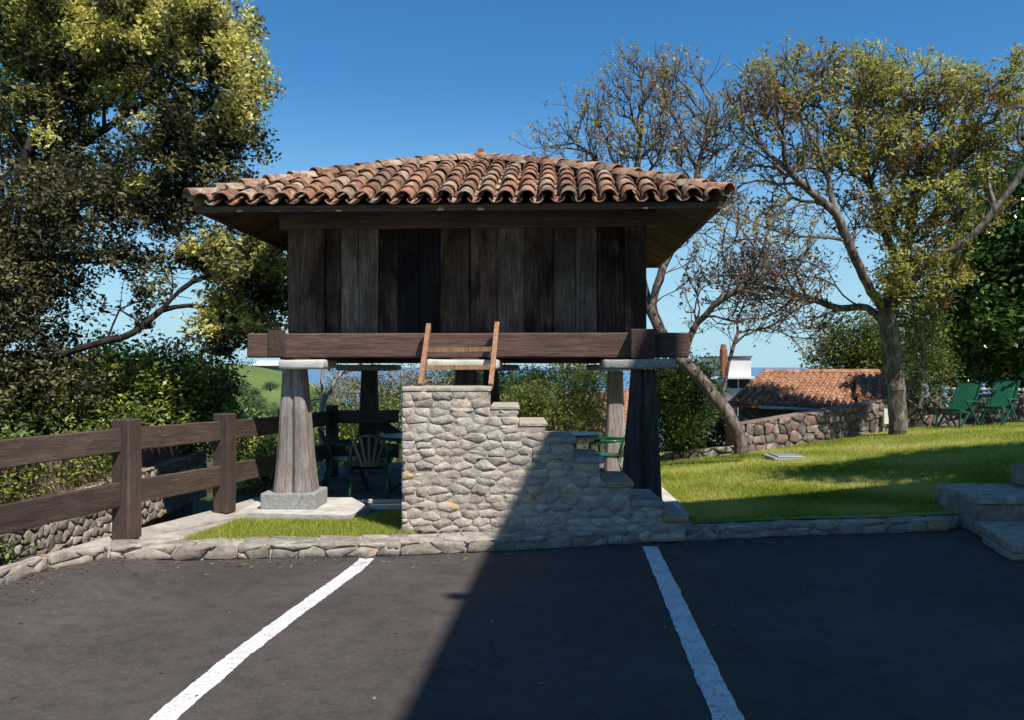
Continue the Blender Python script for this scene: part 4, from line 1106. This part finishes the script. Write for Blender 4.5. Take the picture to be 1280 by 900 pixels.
# ---- main right tree, bronze young leaves
T = Tree(8); D = 18.0; base = P(1122, 543, D); base.z = lawn_z(base.x, base.y) - .03
tr = T.limb([base, P(1121, 500, D), P(1117, 455, D), P(1112, 415, D), P(1106, 392, D)])
fk = tr[-1]
L1 = T.limb([P(1090, 365, D - .3), P(1075, 335, D - .5), P(1060, 300, D - .7), P(1045, 268, D - .8), P(1015, 240, D - .9), P(985, 212, D - 1), P(955, 185, D - 1.1), P(930, 150, D - 1.1)], fk)
L2 = T.limb([P(1085, 385, D + .4), P(1050, 385, D + .6), P(1010, 372, D + .8), P(960, 360, D + 1), P(920, 368, D + 1)], tr[-3])
L3 = T.limb([P(1120, 350, D), P(1135, 300, D - .2), P(1145, 240, D - .3), P(1150, 170, D - .3), P(1140, 110, D - .3)], fk)
L4 = T.limb([P(1135, 360, D - .5), P(1165, 325, D - 1), P(1210, 300, D - 1.4), P(1250, 255, D - 1.6), P(1290, 200, D - 1.7)], fk)
L5 = T.limb([P(1080, 200, D + .5), P(1070, 130, D + .4)], T.near(P(1120, 340, D)))
L6 = T.limb([P(1090, 250, D + .8), P(1060, 200, D + 1)], T.near(P(1135, 300, D - .2)))
bl = [pb(950, 140, D - 1, 55, 50), pb(1000, 110, D - .5, 55, 40), pb(1060, 110, D, 55, 38), pb(1120, 120, D, 60, 40), pb(1180, 130, D, 50, 35), pb(1240, 150, D - 1, 50, 55), pb(985, 200, D - .6, 60, 45, w=.7), pb(1060, 190, D, 60, 45), pb(1130, 200, D, 60, 45), pb(1200, 220, D - .5, 60, 55), pb(1090, 270, D, 60, 40, w=.7), pb(1150, 280, D - .5, 50, 40), pb(1210, 270, D - 1, 40, 30, w=.6), pb(940, 250, D - .6, 50, 35, w=.45), pb(1000, 290, D - .5, 45, 40, w=.35), pb(1290, 150, D - 1, 50, 60, w=.7), pb(1270, 100, D - 1, 35, 20, w=.8)]
bl_low = [pb(1140, 360, D - .6, 45, 28), pb(1170, 340, D - .8, 40, 30), pb(1130, 335, D, 35, 22, w=.6)]
bl_l = [pb(930, 355, D + 1, 60, 35, w=.7), pb(990, 350, D + .8, 50, 30, w=.6), pb(1000, 400, D + .8, 50, 26, w=.6)]
tg, k = blob_pts(bl, 800, .1); tips = T.grow(tg, .2, .16)
tgl, _ = blob_pts(bl_low, 90, .1); tipsl = T.grow(tgl, .2, .16)
tg2, _ = blob_pts(bl_l, 110, .1); tips2 = T.grow(tg2, .2, .2)
tips3 = T.twigs(tips + tipsl, 4, .34, .35, .6); tips4 = T.twigs(tips2, 4, .34, .2, .6)
A = np.array([T.p[i] for i in tips3]); pxx = A[:, 0] / A[:, 1] * F + 640
kp = rng.random(len(A)) < np.clip(.62 + (pxx - 980) / 500, .5, .95); tips3 = [t for t, q in zip(tips3, kp) if q]; A = A[kp]; pxx = pxx[kp]
cl_n = np.array([mnoise.noise(Vector(a) * 1.1) for a in A])
LC, LT = tufts(T, tips3, 13, .06, .46 + cl_n * .95 + np.clip((pxx - 1050) / 900, -.1, .2), .2)
LC2, LT2 = tufts(T, tips4, 5, .06, np.full(len(tips4), .12), .12)
plant('walnut_tree', 'spreading tree with bronze and yellow young leaves on the lawn', 'tree', base, T, .185, m_bark_b, L_bronze, np.concatenate([LC, LC2]), .095, np.concatenate([LT, LT2]), .42, tip_r=.0065)

# ---- leaning tree with reddish buds right behind the granary
T = Tree(9); D = 15.5; base = P(925, 566, D); 
tr = T.limb([base, P(922, 545, D), P(908, 515, D), P(885, 485, D + .1), P(860, 458, D + .3), P(835, 430, D + .6), P(815, 390, D + 1), P(800, 330, D + 1.6), P(795, 250, D + 2.2), P(800, 170, D + 2.4)])
fk = T.near(P(835, 430, D + .6))
T.limb([P(858, 435, D + .3), P(872, 405, D + .3), P(905, 372, D), P(950, 345, D - .2), P(985, 320, D - .3)], T.near(P(850, 447, D + .4)))
T.limb([P(830, 330, D + 1), P(860, 260, D + 1.4), P(880, 180, D + 1.6), P(890, 120, D + 1.6)], T.near(P(815, 390, D + 1)))
T.limb([P(760, 230, D + 2.6), P(735, 190, D + 2.8), P(700, 185, D + 3)], T.near(P(795, 290, D + 2)))
T.limb([P(820, 380, D + .5), P(830, 350, D + .4), P(826, 330, D + .4)], fk)
bl = [pb(800, 110, D + 2.3, 45, 45), pb(850, 110, D + 2, 40, 35), pb(745, 150, D + 2.6, 40, 40, w=.8), pb(690, 185, D + 2.8, 32, 22, w=.8), pb(850, 180, D + 2, 60, 45), pb(780, 195, D + 2.4, 55, 30), pb(900, 180, D + 1.4, 40, 50, w=.8), pb(860, 250, D + 1.4, 35, 35, w=.7), pb(905, 260, D + 1, 30, 40, w=.5)]
bl2 = [pb(900, 320, D + .5, 75, 70), pb(965, 330, D, 75, 65), pb(870, 390, D + .3, 45, 35), pb(940, 400, D, 60, 35), pb(1000, 420, D, 45, 25, w=.7), pb(975, 440, D - .2, 45, 14, w=.7), pb(1000, 350, D, 40, 30, w=.6)]
tg, _ = blob_pts(bl, 470, .05); tips = T.grow(tg, .2, .2); tg2, _ = blob_pts(bl2, 200, .05); tips2 = T.grow(tg2, .2, .22)
allt = tips + tips2; tips3 = T.twigs(allt, 3, .36, .4, .5)
A = np.array([T.p[i] for i in tips3]); cl_n = np.array([mnoise.noise(Vector(a) * 1.1) for a in A])
keep = rng.random(len(tips3)) < .62
LC, LT = tufts(T, [t for t, q in zip(tips3, keep) if q], 6, .04, (.45 + cl_n * .7 + np.where(A[:, 2] > 4, .25, -.25))[keep], .2)
plant('leaning_tree', 'leaning half-bare tree with reddish buds right of the granary', 'tree', base, T, .12, m_bark_r, L_red, LC, .075, LT, .45, tip_r=.0045)

# ---- broad-leaved evergreen at the right edge
shrub('magnolia_tree', 'glossy dark green broad-leaved tree at the right edge behind the chairs', 'tree', P(1276, 492, 21.5), [pb(1275, 265, 20, 42, 55), pb(1235, 325, 20, 42, 42), pb(1290, 330, 20, 60, 60), pb(1215, 395, 20.3, 36, 42), pb(1270, 400, 20, 60, 50), pb(1215, 440, 21, 42, 26), pb(1285, 450, 21, 60, 26), pb(1340, 380, 21, 60, 100, w=.5)], 620, 20, .16, L_magn, .15, .5, rb=.2, vary=.8, aspect=.55, sub=3)
shrub('magnolia_tree', 'dark evergreen mass standing in for the deep shade behind the garden wall', 'tree', P(1200, 492, 27), [pb(1240, 440, 27, 110, 42), pb(1200, 465, 27, 60, 25), pb(1310, 420, 27, 80, 50)], 420, 24, .26, L_magn, .19, .1, rb=.2, vary=.3, aspect=.55)  # dark foliage put in for the black shade behind the chairs
shrub('ivy_clump', 'yellow-green creeper hanging beside the main trunk', 'creeper', P(1150, 510, 19.2), [pb(1152, 430, 19.2, 22, 45), pb(1135, 400, 19, 25, 28), pb(1165, 470, 19.4, 20, 32), pb(1140, 480, 19.3, 18, 24)], 150, 18, .12, L_vine, .075, .45, vary=.5, bark=m_bark_g)
shrub('garden_shrub', 'green shrubby tree behind the shed roof', 'bush', P(1060, 500, 26), [pb(1075, 440, 26, 42, 32), pb(1045, 458, 26, 26, 16), pb(1100, 460, 25, 30, 26)], 260, 22, .2, L_vine, .11, .25, vary=.6)
# a tree outside the frame whose shade falls across the lawn
T = Tree(12); base = Vector((8.9, 9.3, lawn_z(8.9, 9.3) - .02))
tr = T.limb([base, base + Vector((0, 0, 2)), base + Vector((-.1, .1, 4)), Vector((8.7, 9.1, 6.4))])
tg, _ = blob_pts([(8.4, 9.0, 6.6, 1.6, .8, .75, 1), (9.6, 9.6, 6.3, 1.5, .8, .8, 1), (10.6, 10.0, 5.6, 1.2, .8, .7, 1)], 420); tp = T.grow(tg, .25, .12)
LC, LT = tufts(T, tp, 34, .2, np.full(len(tp), .4), .2)
plant('garden_tree', 'slender leafy tree just outside the right edge shading the lawn', 'tree', base, T, .14, m_bark_g, L_vine, LC, .14, LT, .6, tip_r=.008)

# ---- distant trees on the hillside
rd = random.Random(4)
spots = [(296, 484, 125, 12, 8), (308, 492, 120, 14, 10), (320, 505, 110, 14, 11), (338, 484, 150, 10, 4), (296, 520, 90, 30, 13), (333, 528, 85, 28, 12), (284, 468, 250, 8, 5), (412, 500, 130, 20, 10), (430, 484, 170, 18, 7), (395, 512, 100, 18, 10), (350, 517, 95, 12, 10)]
for i, (px, py, d, rx_, ry_) in enumerate(spots):
    c_ = P(px, py, d); b0 = Vector((c_.x, c_.y, c_.z - ry_ * d / F * 1.15))
    lab = ['dark', 'rounded', 'tall', 'small', 'broad', 'wide', 'tiny', 'olive', 'hazy', 'low', 'bushy'][i]
    shrub('hillside_tree', lab + ' distant tree on the green hillside left of the pillars', 'tree', b0, [pb(px, py, d, rx_, ry_)], 70, 24, rx_ * d / F * .16, L_far, rx_ * d / F * .11, (.1, .1, .15, .2, .8, .7, .3, .5, .5, .6, .6)[i], group='trees on the far hillside', vary=.5, sub=1, rb=.3)

# ================================================================ WALLS AND HOUSES BEHIND
def rubble_wall(name, label, p0, p1, h0, h1, zb0, zb1, sw, sh, mat, seed, th=.4, depth=.035, cat='wall', core=None, gap=.010):
    "wall from p0 to p1 facing its -y side; heights h0,h1 above z 0"
    a = Vector((p1[0] - p0[0], p1[1] - p0[1], 0)); L = a.length; ang = math.atan2(a.y, a.x)
    root = thing(name, label, cat, (p0[0], p0[1], 0), ang); r_ = random.Random(seed)
    vs = [(0, .02, zb0), (L, .02, zb1), (L, th, zb1), (0, th, zb0), (0, .02, h0 - .02), (L, .02, h1 - .02), (L, th, h1 - .02), (0, th, h0 - .02)]
    mk('core', vs, [(3, 2, 1, 0), (4, 5, 6, 7), (0, 1, 5, 4), (1, 2, 6, 5), (2, 3, 7, 6), (3, 0, 4, 7)], core or m_earthw, root)
    zm = min(zb0, zb1); H = max(h0, h1) - zm; n_ = 0; extra = []
    sl = (h1 - h0) / L; slb = (zb1 - zb0) / L
    for seed_, poly in cells(L, H, sw, sh, r_, .15, 0, zm):
        poly = clip(poly, -sl, 1, h0); poly = clip(poly, slb, -1, -zb0) if len(poly) > 2 else poly
        if len(poly) < 3: continue
        if stone('stone', poly, depth, gap, mat, root, r_, 0, True): n_ += 1
    print(name, 'stones', n_)
    return root
# lower retaining wall beyond the fence (sunlit, behind the rails)
rubble_wall('retaining_wall', 'sunlit rubble retaining wall seen through the fence rails', (-4.45, 4.8), (-4.6, 13.2), .42, .50, -.2, -.2, .2, .105, m_kerb, 41, depth=.03, gap=.004)
o = prism('earth_wall', [(-4.75, 4.8), (-4.62, 4.8), (-4.78, 13.2), (-5.0, 13.2)], -.6, .86, m_earthw); tag(o, 'brown earth-rendered wall rising behind the rubble retaining wall', 'wall')
# garden wall behind the lawn
rubble_wall('garden_wall', 'low rubble garden wall behind the lawn, left of the trunk', tuple(P(925, 550, 17.2)[:2]), tuple(P(1118, 550, 19.4)[:2]), .62, 1.05, -.15, .2, .30, .18, m_pink, 42)
rubble_wall('garden_wall', 'rubble garden wall behind the reclining chairs', tuple(P(1122, 550, 19.6)[:2]), tuple(P(1345, 550, 20.4)[:2]), 1.05, 1.2, .1, .2, .34, .20, m_pink, 43)
rubble_wall('garden_wall', 'low pale wall stub at the left foot of the lawn', tuple(P(828, 560, 17.6)[:2]), tuple(P(922, 560, 17.2)[:2]), .0, .22, -.7, -.7, .3, .15, m_stone, 44)
pr = thing('handrail', 'pale pole resting along the wall behind the reclining chairs', 'rail', P(1165, 486, 19.4))
mk('pole', *tube([(0, 0, 0), (1.3, .1, -.01), (2.5, .2, -.03)], .035, 8), m_slab, pr, smooth=True)
for dx in (.5, 2.2): mk('bracket', *tube([(dx, .09, -.2), (dx, .09, 0)], .025, 6), m_metal, pr)
nb = box('notice_plate', m_white, None, (P(1105, 0, 19.0).x, 19.0, P(0, 530, 19).z), (P(1114, 0, 19).x, 19.04, P(0, 511, 19).z), b=.004); tag(nb, 'small white plate beside the main tree trunk', 'plate')

def tiled_slope(root, p00, p10, p01, p11, pitch, name='roof_tiles', exp=.35, rad=.085):
    "one roof slope: p00,p10 eave ends, p01,p11 ridge ends; ribs of clay tiles joined"
    p00, p10, p01, p11 = map(Vector, (p00, p10, p01, p11)); mb = MB()
    n_ = max(2, int((p10 - p00).length / pitch)); m_ = max(2, int((p01 - p00).length / exp))
    nrm = (p10 - p00).cross(p01 - p00).normalized(); ax = (p10 - p00).normalized()
    for i in range(n_ + 1):
        u = i / n_; a = p00.lerp(p10, u); b = p01.lerp(p11, u)
        for j in range(m_):
            v0, v1 = j / m_, (j + 1.2) / m_
            A = a.lerp(b, v0) + nrm * .03 + ax * rg.uniform(-.01, .01); B = a.lerp(b, min(v1, 1)) + nrm * .012
            o = len(mb.v)
            for p, r in ((A, rad), (B, rad * .85)):
                for k in range(5):
                    an = math.pi * k / 4; mb.v.append(tuple(p + ax * math.cos(an) * r + nrm * math.sin(an) * r))
            for k in range(4): mb.f.append((o + k, o + k + 1, o + 6 + k, o + 5 + k))
            mb.f.append((o, o + 1, o + 2, o + 3, o + 4))
    o = mb.build(name, m_tiles2, root, smooth=False); o['kind'] = 'stuff'
    dk = [p00, p10, p11, p01]; dk2 = [p - nrm * .06 for p in dk]
    mk('roof', dk + dk2, [(0, 1, 2, 3), (7, 6, 5, 4), (0, 4, 5, 1), (1, 5, 6, 2), (2, 6, 7, 3), (3, 7, 4, 0)], m_tiles2, root)
# joined tiles: colour variation from noise in space
m_tiles2, t, out = newmat('far_roof_tile')
v, _, tc = coords(t, rnd=False); a = noise(t, v, 3.2, 4, .7); b = noise(t, v, 11, 4, .7)
c = ramp(t, [(.3, (.17, .08, .05)), (.45, (.33, .16, .09)), (.58, (.44, .23, .13)), (.72, (.45, .32, .23))], a).outputs[0]
c = mixc(t, mapr(t, b, .5, .68, 0, .7), c, (.10, .06, .045))
finish(t, out, c, .9, [(b, .5, .02)], .15)
def wallbox(root, name, mat, x0, x1, y0, y1, z0, z1): return box(name, mat, root, (x0, y0, z0), (x1, y1, z1), b=.01)
def window(root, x, y, z, w, h, fmat=None):
    f_ = MB()
    for (a, b, c_, d_) in ((x - w / 2, x + w / 2, z, z + .06), (x - w / 2, x + w / 2, z + h - .06, z + h), (x - w / 2, x - w / 2 + .06, z + .06, z + h - .06), (x + w / 2 - .06, x + w / 2, z + .06, z + h - .06), (x - .025, x + .025, z + .06, z + h - .06)):
        f_.add(bar((a, y, (c_ + d_) / 2), (b, y, (c_ + d_) / 2), d_ - c_, .08, (0, 0, 1)))
    w_ = f_.build('window', fmat or m_white, root)
    mk('pane', *bar((x - w / 2 + .05, y + .02, z + h / 2), (x + w / 2 - .05, y + .02, z + h / 2), h - .1, .02, (0, 0, 1)), m_glass, w_)
    return w_
# stone shed with tiled roof
D = 20.5
e0 = P(912, 506, D); e1 = P(1082, 511, D + .3); r0 = P(955, 466, D + 3.1); r1 = P(1098, 466, D + 3.3)
sh_ = thing('stone_shed', 'low stone shed with orange tiled roof behind the garden wall', 'shed', (0, 0, 0))
wl = [(e0.x + .25, e0.y + .2), (e1.x + .6, e1.y + .2), (r1.x + .4, r1.y + 2), (r0.x, r0.y + 2)]
prism('wall', wl, -1.6, e0.z - .05, m_pink, sh_)
tiled_slope(sh_, e0, e1, r0, r1, .19, exp=.3, rad=.07)
# hip end on the left and the rear slope
mk('roof', [tuple(e0), tuple(r0), (r0.x - .2, r0.y + 2.6, e0.z)], [(0, 1, 2)], m_tiles2, sh_)
mk('roof', [tuple(r0), tuple(r1), (r1.x, r1.y + 2.8, e0.z), (r0.x - .2, r0.y + 2.6, e0.z)], [(0, 1, 2, 3)], m_tiles2, sh_)
rr_ = MB()
for k in range(12):
    a = r0.lerp(r1, k / 12); b = r0.lerp(r1, (k + 1.1) / 12); rr_.add(tube([a + Vector((0, 0, .0)), b + Vector((0, 0, .01))], [.11, .09], 8))
o = rr_.build('ridge_tiles', m_tiles2, sh_)
mk('gutter', *tube([P(948, 509, D - .05), P(1022, 513, D)], .045, 8), m_metal, sh_, smooth=True)
# collapsed lean-to right of it
lt = thing('lean_to_roof', 'ragged lean-to with broken tiles beside the shed', 'lean-to', (0, 0, 0))
a0, a1, a2, a3 = P(1072, 497, D + .6), P(1150, 500, D + .6), P(1075, 472, D + 2.2), P(1150, 468, D + 2.2)
tiled_slope(lt, a0, a1, a2, a3, .24)
prism('wall', [(a0.x + .2, a0.y + .5), (a1.x, a1.y + .5), (a3.x, a3.y), (a2.x, a2.y)], -1, a0.z - .12, m_pink, lt)
for px in (1078, 1098): mk('post', *tube([P(px, 545, D + .7), P(px, 498, D + .7)], .06, 7), m_bark_d, lt)
# red-roofed house behind the bamboo
hd = thing('tiled_house', 'house with pinkish tiled roof seen between the granary pillars', 'house', (0, 0, 0))
D = 33
e0, e1, r0, r1 = P(628, 536, D), P(800, 540, D), P(660, 500, D + 4), P(800, 486, D + 4)
tiled_slope(hd, e0, e1, r0, r1, .3)
prism('wall', [(e0.x + .5, e0.y + .5), (e1.x - .3, e1.y + .5), (r1.x, r1.y + 4), (r0.x, r0.y + 4)], -7, e0.z - .1, m_cream, hd)
window(hd, 1.6, e0.y + .45, -2.6, 1.1, 1.0); window(hd, 3.6, e0.y + .45, -2.6, 1.1, 1.0)
# white house right of the granary
wh = thing('white_house', 'white house with grey roof and brick chimney beyond the leaning trunk', 'house', (0, 0, 0))
D = 34
def hx(px): return P(px, 0, D).x
def hz(py): return P(0, py, D).z
wallbox(wh, 'wall', m_white, hx(868), hx(912), D, D + 5, -5, hz(498))
wallbox(wh, 'wall', m_white, hx(911), hx(946), D + .8, D + 5, -5, hz(447))
mk('roof', [(hx(845), D - .6, hz(500)), (hx(914), D - .6, hz(500)), (hx(914), D + 4.5, hz(462)), (hx(868), D + 4.5, hz(462)), (hx(845), D - .6, hz(504)), (hx(914), D - .6, hz(504)), (hx(914), D + 4.5, hz(466)), (hx(868), D + 4.5, hz(466))], [(0, 1, 2, 3), (7, 6, 5, 4), (0, 4, 5, 1), (1, 5, 6, 2), (2, 6, 7, 3), (3, 7, 4, 0)], m_slate, wh)
box('balcony', m_white, wh, (hx(885), D + .3, hz(474)), (hx(950), D + .78, hz(471)), b=.01)
box('parapet', m_slate, wh, (hx(910), D + .72, hz(446.5)), (hx(947), D + 5.1, hz(444.5)), b=.01)
box('chimney', m_pot, wh, (hx(904), D + .2, hz(470)), (hx(911), D + .6, hz(436)), b=.02)
mk('chimney_pot', *tube([(hx(907.5), D + .4, hz(437)), (hx(907.5), D + .4, hz(430))], [.14, .1], 8), m_pot, wh)
window(wh, hx(929), D + .76, hz(488), 1.0, .5); window(wh, hx(890), D - .04, hz(540), .9, .9); window(wh, hx(929), D + .76, hz(530), .9, 1.0)
# long white farm building on the hilltop
fh = thing('farm_building', 'long low white farm building on the hilltop at the left', 'building', P(340, 462, 330))
for (nm, mt, a, b) in (('wall', m_slate, (-6.5, 0, -4), (8, 6, 1.8)), ('gable', m_white, (-14, .5, -4), (-6.6, 6, 1.7)), ('annex', m_far_hedge if 'm_far_hedge' in globals() else m_cream, (-31, 2, -4), (-26, 6, -.2))):
    box(nm, mt, fh, a, b, b=.02)
mk('roof', [(-7, -1, 1.75), (9, -1, 1.75), (9, 6, 3.4), (-7, 6, 3.4), (-7, -1, 1.4), (9, -1, 1.4), (9, 6, 3.0), (-7, 6, 3.0)], [(0, 1, 2, 3), (7, 6, 5, 4), (0, 4, 5, 1), (1, 5, 6, 2), (2, 6, 7, 3), (3, 7, 4, 0)], m_white, fh)
shrub('hillside_tree', 'dark hilltop tree left of the farm building', 'tree', P(300, 468, 320), [pb(300, 461, 320, 15, 6)], 60, 20, .7, L_far, .6, .3, group='trees on the far hillside', sub=1, rb=.3)

# ---- the hotel house behind and right of the camera: it throws the big shadow
ho = thing('hotel_house', 'tall rendered house standing right of the car park out of frame', 'house', (0, 0, 0))
hp = [(2.93, -14), (4.40, 4.28), (6.52, 4.97), (11.2, 6.42), (13, 6.8), (13.5, -14)]
inn = [(3.25, -13.6), (4.68, 4.0), (6.6, 4.6), (11.0, 6.0), (12.6, 6.4), (13.1, -13.6)]
prism('wall', inn, 0, 9.78, m_cream, ho)
prism('roof', hp, 9.8, 10.0, m_tiles2, ho)
box('chimney', m_cream, ho, (5.72, 3.9, 10.0), (6.12, 4.38, 11.62), b=.02)
box('gutter_bracket', m_metal, ho, (4.0, .78, 9.9), (4.3, .92, 10.02), b=.01)
for yy in (-10, -6.5, -3, .5):
    for zz in (1.0, 4.2, 7.2):
        x = 3.25 + (yy + 13.6) * (1.43 / 17.6) - .03
        o = box('window', m_white, ho, (x - .02, yy - .5, zz), (x + .05, yy + .5, zz + 1.3), b=.01, rot=(0, 0, R(-4.8)))
        box('pane', m_glass, o, (-.05, -.42, .08), (-.03, .42, 1.22), b=.003)

# ================================================================ GRASS BLADES
def blades(name, pts, h, label, tint):
    n_ = len(pts); an = rng.uniform(0, 2 * math.pi, n_); w = .0035 + .0025 * rng.random(n_)
    hh = h * rng.uniform(.5, 1.3, n_); lean = rng.normal(size=(n_, 2)) * .45 * hh[:, None]
    dx = np.cos(an) * w; dy = np.sin(an) * w
    a = pts + np.stack([-dx, -dy, np.zeros(n_)], 1); b = pts + np.stack([dx, dy, np.zeros(n_)], 1)
    c_ = pts + np.concatenate([lean, hh[:, None]], 1)
    V = np.stack([a, b, c_], 1).reshape(-1, 3); me = fast_mesh(name, V, np.arange(n_ * 3).reshape(-1, 3), np.clip(tint, 0, 1))
    tag(link(name, me, m_blade), label, 'grass', kind='stuff')
n_ = 230000
u = rng.random(n_) ** 1.5; yy = 9.2 + 10.2 * u; xx = 1.95 + .03 * (yy - 9.4) + rng.random(n_) * (np.minimum(yy * .60, 14) - 1.4)
ky = np.interp(xx, [p.x for p in Kpts] + [20], [p.y for p in Kpts] + [9.6]); ok = (yy > ky + KW + .02) & ~((xx > 4.75) & (yy < 10.4)); xx, yy = xx[ok], yy[ok]
zz = np.array([lawn_z(a, b) for a, b in zip(xx, yy)]) - .004
tn = np.array([mnoise.noise(Vector((a * .7, b * .7, 3))) for a, b in zip(xx, yy)])
blades('lawn_grass', np.stack([xx, yy, zz], 1), .045, 'short yellow-green grass covering the lawn', .5 + tn * 1.1 + .5 * np.exp(-((xx - 2.3) ** 2 + (yy - 10.3) ** 2) / .25) + rng.normal(size=len(xx)) * .28)
# strip before the granary
from mathutils.geometry import intersect_point_tri_2d
def inpoly(x, y, pl):
    c_ = np.zeros(len(x), bool); j = len(pl) - 1
    for i in range(len(pl)):
        xi, yi = pl[i][0], pl[i][1]; xj, yj = pl[j][0], pl[j][1]
        c_ ^= ((yi > y) != (yj > y)) & (x < (xj - xi) * (y - yi) / (yj - yi + 1e-12) + xi); j = i
    return c_
n_ = 60000; xx = rng.uniform(-3.6, -.8, n_); yy = rng.uniform(8.2, 10.2, n_)
ok = inpoly(xx, yy, gp); xx, yy = xx[ok], yy[ok]
blades('strip_grass', np.stack([xx, yy, np.full(len(xx), .08)], 1), .06, 'bright green grass in the strip before the granary', .45 + rng.normal(size=len(xx)) * .25)
# weeds and litter scattered at the kerb foot
n_ = 420; tt = rng.uniform(2.5, 10.5, n_); off = -np.abs(rng.normal(size=n_)) * .22 - .01; q = []
for a_, o_ in zip(tt, off):
    p, dr, i = along(a_); nn_ = Vector((-dr.y, dr.x, 0)); w_ = p + nn_ * float(o_); q.append((w_.x, w_.y, az(w_.x, w_.y) + .006))
q += [(x, y, az(x, y) + .006) for x, y in zip(rng.uniform(-4.2, 4.5, 90), rng.uniform(3.5, 7.6, 90)) if x > -3.5]
q = np.array(q); an = rng.uniform(0, 6.28, len(q)); L_ = rng.uniform(.008, .03, len(q))[:, None]
e1 = np.stack([np.cos(an), np.sin(an), rng.uniform(-.1, .3, len(q))], 1) * L_; e2 = np.stack([-np.sin(an), np.cos(an), rng.uniform(-.1, .3, len(q))], 1) * L_ * .4
V = np.stack([q - e1, q - e2, q + e1, q + e2], 1).reshape(-1, 3)
tag(link('leaf_litter', fast_mesh('leaf_litter', V, np.arange(len(V)).reshape(-1, 4), rng.random(len(q))), L_dry), 'dry leaves and grit scattered along the kerb', 'leaf litter', kind='stuff')
print('objects', len(bpy.data.objects))
